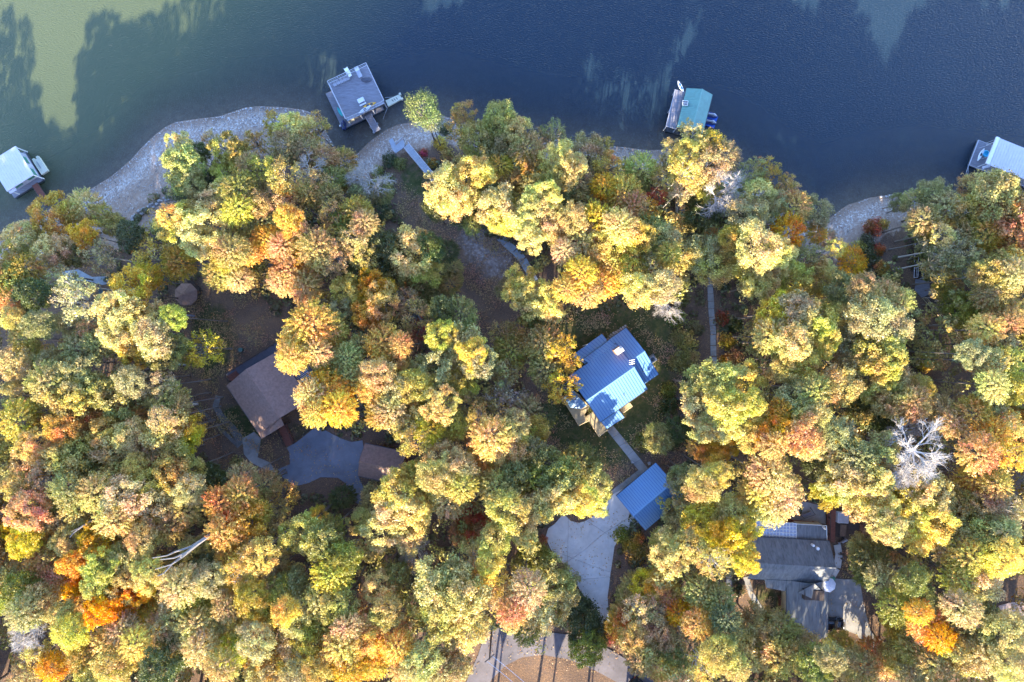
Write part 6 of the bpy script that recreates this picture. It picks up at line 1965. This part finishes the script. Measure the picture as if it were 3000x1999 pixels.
def plant(px, py, r, c_, k_, h_, label, group, dark=1.0, world_xy=None, rm=None):
    zg = 8.0
    if world_xy is None:
        h = h_ or 18.5
        for _ in range(9):
            dep = CAM_H - (zg + h)
            rm_ = r * dep / FPX
            rz = rm_ * {'o': 1.12, 'm': 1.12, 'f': 1.1, 's': 1.1, 'b': 1.0, 'p': 1.4, 'u': .6}[k_]
            if h_ is None:
                h = 14.5 + rm_ * 1.9 + VAR[int(px * 7 + py * 3) % 97] + (2.5 if px > 2200 and py < 1400 else 0)
            zc = zg + h - rz
            x, y = px2w(px, py, zc + rz * .35)
            zg = ground(x, y)
            if zg < 0.15: zg = 0.15
        if k_ != 'u':
            hs_ = h
            while blocked(x, y) and h > 5.5:         # a trunk never stands in a house or on a drive: the tree is lower
                h -= .75
                for _ in range(4):
                    rm_ = r * (CAM_H - zg - h) / FPX
                    rz = min(rm_ * 1.1, h * .42)
                    zc = zg + h - rz
                    x, y = px2w(px, py, zc + rz * .35)
                    zg = max(ground(x, y), .15)
    else:
        x, y = world_xy
        rm_ = rm; h = h_ ; rz = rm_ * 1.5; zg = ground(x, y); zc = zg + h - rz
    i = rt.randrange(NV[k_])
    cm, brs = PROTO[k_][i]
    col = COL[c_]
    jit = rt.uniform(.88, 1.14)
    col = (col[0] * 1.12, col[1] * 0.99, col[2] * .72)
    col = tuple(min(.8, q * jit * rt.uniform(.93, 1.07)) for q in col)
    rot = rt.uniform(0, 6.283)
    if k_ == 'u':
        o = bpy.data.objects.new('shrub', cm)
        C.objects.link(o)
        o.location = (x, y, zg)
        o.scale = (rm_ * 1.15, rm_ * 1.15, max(rm_ * .8, h * .35))
        o.rotation_euler = (0, 0, rot)
        o.color = (*col, 1)
        o['label'] = label; o['category'] = 'shrub'; o['group'] = group
        return o
    nm_ = KN[k_]
    if k_ == 'm':
        nm_ = 'green_tree' if c_ in 'GDS' else ('yellow_tree' if c_ in 'VLY' else ('tan_tree' if c_ in 'KT' else 'golden_tree'))
    root = thing(nm_, label, 'pine' if k_ == 'p' else 'tree', (x, y, zg), 0.0, group)
    bi = 1 if c_ in ('W',) or (k_ == 's' and c_ in 'ST') else (2 if k_ in ('s', 'f') else 0)
    sc = rm_ * 1.17
    if cm is not None:
        o = bpy.data.objects.new('crown', cm)
        C.objects.link(o); o.parent = root
        o.location = (0, 0, zc - zg); o.scale = (sc * rt.uniform(.86, 1.16), sc * rt.uniform(.86, 1.16), rz * rt.uniform(1.0, 1.15)); o.rotation_euler = (0, 0, rot)
        o.color = (*col, 1)
    o = bpy.data.objects.new('branches', brs[bi])
    C.objects.link(o); o.parent = root
    o.location = (0, 0, zc - zg); o.scale = (sc, sc, rz); o.rotation_euler = (0, 0, rot)
    o = bpy.data.objects.new('trunk', TRUNK[rt.randrange(3) * 3 + bi])
    C.objects.link(o); o.parent = root
    top = max(zc - zg - rz * .7, 1.0)
    w = max(.5, rm_ / 4.0)
    o.location = (0, 0, -.3); o.scale = (w, w, top + .3)
    o.rotation_euler = (0, 0, rot)
    return root
vr = random.Random(4)
VAR = [vr.uniform(-2.6, 2.6) for _ in range(97)]
for i, (px, py, r, c_, k_, h_) in enumerate(items):
    plant(px, py, r, c_, k_, h_, lab[i], GROUPS[k_])

# trees just outside the photo, whose shadows reach into it
ro = random.Random(9)
pts = []
for _ in range(4000):
    x, y = ro.uniform(-97, 92), ro.uniform(-75, 30)
    inside = abs(x) < 74 and y > -53
    if inside or y < -72 or x > 88: continue
    if -10 < x < 17 and y < -50 and ro.random() > .25: continue
    d_ = float(shore_dist(np.array([x]), np.array([y]))[0])
    if d_ < 3: continue
    if x < -73 and y > -14 and not (-79 < x < -74 and 5 < y < 14) and not (-94 < x < -88.5 and y < 14): continue
    if -73 <= x < -60 and y > 0: continue
    if any((x - a) ** 2 + (y - b_) ** 2 < 6.0 ** 2 for a, b_ in pts): continue
    pts.append((x, y))
for x, y in pts[:150]:
    plant(0, 0, 0, ro.choice('VKTASOYG'), ('s' if -10 < x < 17 and y < -50 else ro.choice('oommf')), ro.uniform(17, 21), 'autumn tree of the wood beyond the edge of the photo', 'trees beyond the edge of the photo', world_xy=(x, y), rm=ro.uniform(3.2, 4.2))

# low undergrowth on the forest floor
rng = np.random.default_rng(5)
clear = softmask([[(1150, 440), (1240, 470), (1290, 560), (1370, 640), (1470, 700), (1600, 840), (1640, 900), (2000, 900), (2010, 1350), (1900, 1390), (1800, 1620), (1790, 1850), (1700, 1850), (1590, 1560), (1780, 1440), (1590, 1280), (1560, 960), (1400, 980), (1330, 800), (1180, 600)],
                  [(480, 860), (600, 820), (720, 840), (800, 900), (900, 980), (950, 1100), (900, 1250), (1080, 1280), (1200, 1300), (1200, 1420), (1090, 1500), (980, 1440), (700, 1400), (600, 1250), (520, 1080)],
                  [(2180, 1500), (2500, 1470), (2560, 1700), (2600, 1920), (2420, 1900), (2280, 1830), (2110, 1850), (2110, 1680), (2190, 1680)],
                  [(1380, 1820), (1800, 1850), (2100, 2080), (1700, 2200), (1300, 2200)], [(2065, 800), (2105, 800), (2105, 1080), (2070, 1080)]], 1.0)
Ps, Ns, Ts = [], [], []
n = 0
while n < 2600:
    x, y = rng.uniform(-80, 80), rng.uniform(-58, 32)
    i, j = int(np.searchsorted(GX, x)), int(np.searchsorted(GY, y))
    if DD[i, j] < 8 or clear[i, j] > .2 or abs(x) > 70:
        continue
    r = rng.uniform(.4, 1.0)
    k = 26
    d = rng.normal(0, 1, (k, 3)); d /= np.linalg.norm(d, axis=1, keepdims=True); d[:, 2] = np.abs(d[:, 2])
    Ps.append(np.array([x, y, ground(x, y)]) + d * r * np.array([1, 1, .9])); Ns.append(d + np.array([0, 0, .5]))
    q = rng.uniform(); Ts.append(np.stack([np.full(k, q), rng.uniform(0, 1, k), np.zeros(k), np.ones(k)], 1))
    n += 1
V, F, T = leaves(np.concatenate(Ps), np.concatenate(Ns), .42, rng, np.concatenate(Ts))
me = new_mesh_np('undergrowth', V, F, T); me.materials.append(leafmat)
o = bpy.data.objects.new('undergrowth', me); C.objects.link(o); o.color = (.16, .15, .06, 1)
o['kind'] = 'stuff'; o['label'] = 'low brownish green undergrowth between the trunks'

# lower canopy that closes the gaps between the big crowns
for nm, colr, cnt_, sd_ in (('lower_canopy', (.40, .33, .09, 1), 900, 61), ('sapling_foliage', (.50, .34, .09, 1), 420, 62)):
    rq = np.random.default_rng(sd_)
    Ps, Ns, Ts = [], [], []
    n = 0
    while n < cnt_:
        x, y = rq.uniform(-82, 82), rq.uniform(-60, 26)
        i, j = int(np.searchsorted(GX, x)), int(np.searchsorted(GY, y))
        if DD[i, j] < 13 or clear[i, j] > .02 or clear[i + 2, j] > 0 or clear[i - 2, j] > 0 or clear[i, j - 2] > 0 or clear[i, j + 2] > 0 or (x < -60 and y > 5):
            continue
        zc_ = ground(x, y) + rq.uniform(4, 12)
        x0_, y0_ = x, y
        for q_ in range(int(rq.integers(3, 6))):
            r = rq.uniform(.5, 1.0); k = 42
            d = rq.normal(0, 1, (k, 3)); d /= np.linalg.norm(d, axis=1, keepdims=True); d[:, 2] = np.abs(d[:, 2]) - .2
            Ps.append(np.array([x0_ + rq.normal(0, .9), y0_ + rq.normal(0, .9), zc_ + rq.normal(0, .5)]) + d * r * np.array([1, 1, .75])); Ns.append(d + np.array([0, 0, .4]))
            q = rq.uniform(); Ts.append(np.stack([np.full(k, q), rq.uniform(0, 1, k), np.zeros(k), np.ones(k)], 1))
        n += 1
    V, F, T = leaves(np.concatenate(Ps), np.concatenate(Ns), .30, rq, np.concatenate(Ts))
    me = new_mesh_np(nm, V, F, T); me.materials.append(leafmat)
    o = bpy.data.objects.new(nm, me); C.objects.link(o); o.color = colr
    o['kind'] = 'stuff'; o['label'] = 'lower leafy canopy filling the gaps between the big crowns' if nm == 'lower_canopy' else 'golden sapling leaves between the big crowns'

# dense thicket along the bank, added to keep low sun off the water
Ps, Ns, Ts = [], [], []
n = 0
while n < 420:
    x, y = rng.uniform(-6, 88), rng.uniform(8, 36)
    i, j = int(np.searchsorted(GX, x)), int(np.searchsorted(GY, y))
    dd_ = DD[i, j]
    lo_ = 3 if x < 45 else 4
    if not (lo_ < dd_ < 15) or clear[i, j] > .1 or (49 < x < 66 and dd_ < 12) or (65 < x < 69):
        continue
    r = rng.uniform(.9, 1.6); k = 46; zc_ = rng.uniform(.6, 3.8)
    d = rng.normal(0, 1, (k, 3)); d /= np.linalg.norm(d, axis=1, keepdims=True)
    Ps.append(np.array([x, y, ground(x, y) + zc_]) + d * r * np.array([1, 1, .9])); Ns.append(d + np.array([0, 0, .3]))
    q = rng.uniform(); Ts.append(np.stack([np.full(k, q), rng.uniform(0, 1, k), np.zeros(k), np.ones(k)], 1))
    n += 1
V, F, T = leaves(np.concatenate(Ps), np.concatenate(Ns), .5, rng, np.concatenate(Ts))
me = new_mesh_np('thicket', V, F, T); me.materials.append(leafmat)
o = bpy.data.objects.new('thicket', me); C.objects.link(o); o.color = (.26, .23, .08, 1)
o['kind'] = 'stuff'; o['label'] = 'olive brown bank thicket added under the shore trees to block low sun'

# fallen leaves strewn over the open ground
rq = np.random.default_rng(77)
Ps = []
while sum(len(p) for p in Ps) < 26000:
    x = rq.uniform(-60, 60, 4000); y = rq.uniform(-52, 28, 4000)
    ii = np.searchsorted(GX, x); jj = np.searchsorted(GY, y)
    ok = (clear[ii, jj] > .3) & (DD[ii, jj] > 5) & (np.sin(x * .9 + np.sin(y * .7) * 2) + np.cos(y * .8 + x * .3) + rq.normal(0, .6, 4000) > .1) & ((KEEP[ii, jj] < .2) | (rq.uniform(0, 1, 4000) < .12))
    xs, ys = x[ok], y[ok]
    zs = np.array([ground(a, b_) for a, b_ in zip(xs, ys)]) + .16
    Ps.append(np.stack([xs, ys, zs], 1))
P = np.concatenate(Ps)
T = np.stack([rq.uniform(0, 1, len(P)), rq.uniform(0, 1, len(P)), np.zeros(len(P)), np.ones(len(P))], 1)
V, F, T = leaves(P, np.tile([0, 0, 1.0], (len(P), 1)), .17, rq, T, jitter=.25)
me = new_mesh_np('fallen_leaves', V, F, T); me.materials.append(leafmat)
o = bpy.data.objects.new('fallen_leaves', me); C.objects.link(o); o.color = (.42, .25, .10, 1)
o['kind'] = 'stuff'; o['label'] = 'tan and orange fallen leaves strewn over lawns and drives'

# ---- fallen dead snag (grey, leafless, lying across the crowns at lower left)
def snag(label, base, tips, r0, z0, z1, mat):
    A = Vector((*px2w(*base, z0), z0))
    mb = MB()
    for tp, rr_ in tips:
        prev = A; pr = r0 * rr_
        n_ = len(tp)
        for i_, q in enumerate(tp):
            z_ = z0 + (z1 - z0) * (i_ + 1) / n_
            P_ = Vector((*px2w(*q, z_), z_))
            r_ = pr * .72
            mb.tube(prev, P_, pr, r_, 6)
            prev, pr = P_, r_
    t = thing('dead_snag', label, 'dead tree', (A.x, A.y, ground(A.x, A.y)))
    part('limb', mb, mat, t)
    part('trunk', MB().tube((A.x, A.y, ground(A.x, A.y) - .3), A, r0 * 1.5, r0, 8), mat, t)
snag('grey leafless dead snag with long forking limbs above the crowns at lower left', (612, 1570),
     [([(580, 1592), (545, 1620), (530, 1633)], 1.0), ([(560, 1602), (510, 1618), (490, 1628), (447, 1635)], .8), ([(548, 1618), (510, 1635), (470, 1640)], .7), ([(540, 1625), (505, 1652), (480, 1680), (462, 1688)], .8), ([(530, 1633), (500, 1655), (455, 1668)], .6), ([(535, 1632), (513, 1648)], .6)], .26, 30, 33, M['grey_bark'])
snag('small broken white snag poking through the crowns at left above the orange trees', (266, 1529), [([(240, 1543), (215, 1562), (205, 1575)], 1.0), ([(235, 1545), (225, 1550), (208, 1558)], .5)], .16, 28, 29, M['grey_bark'])
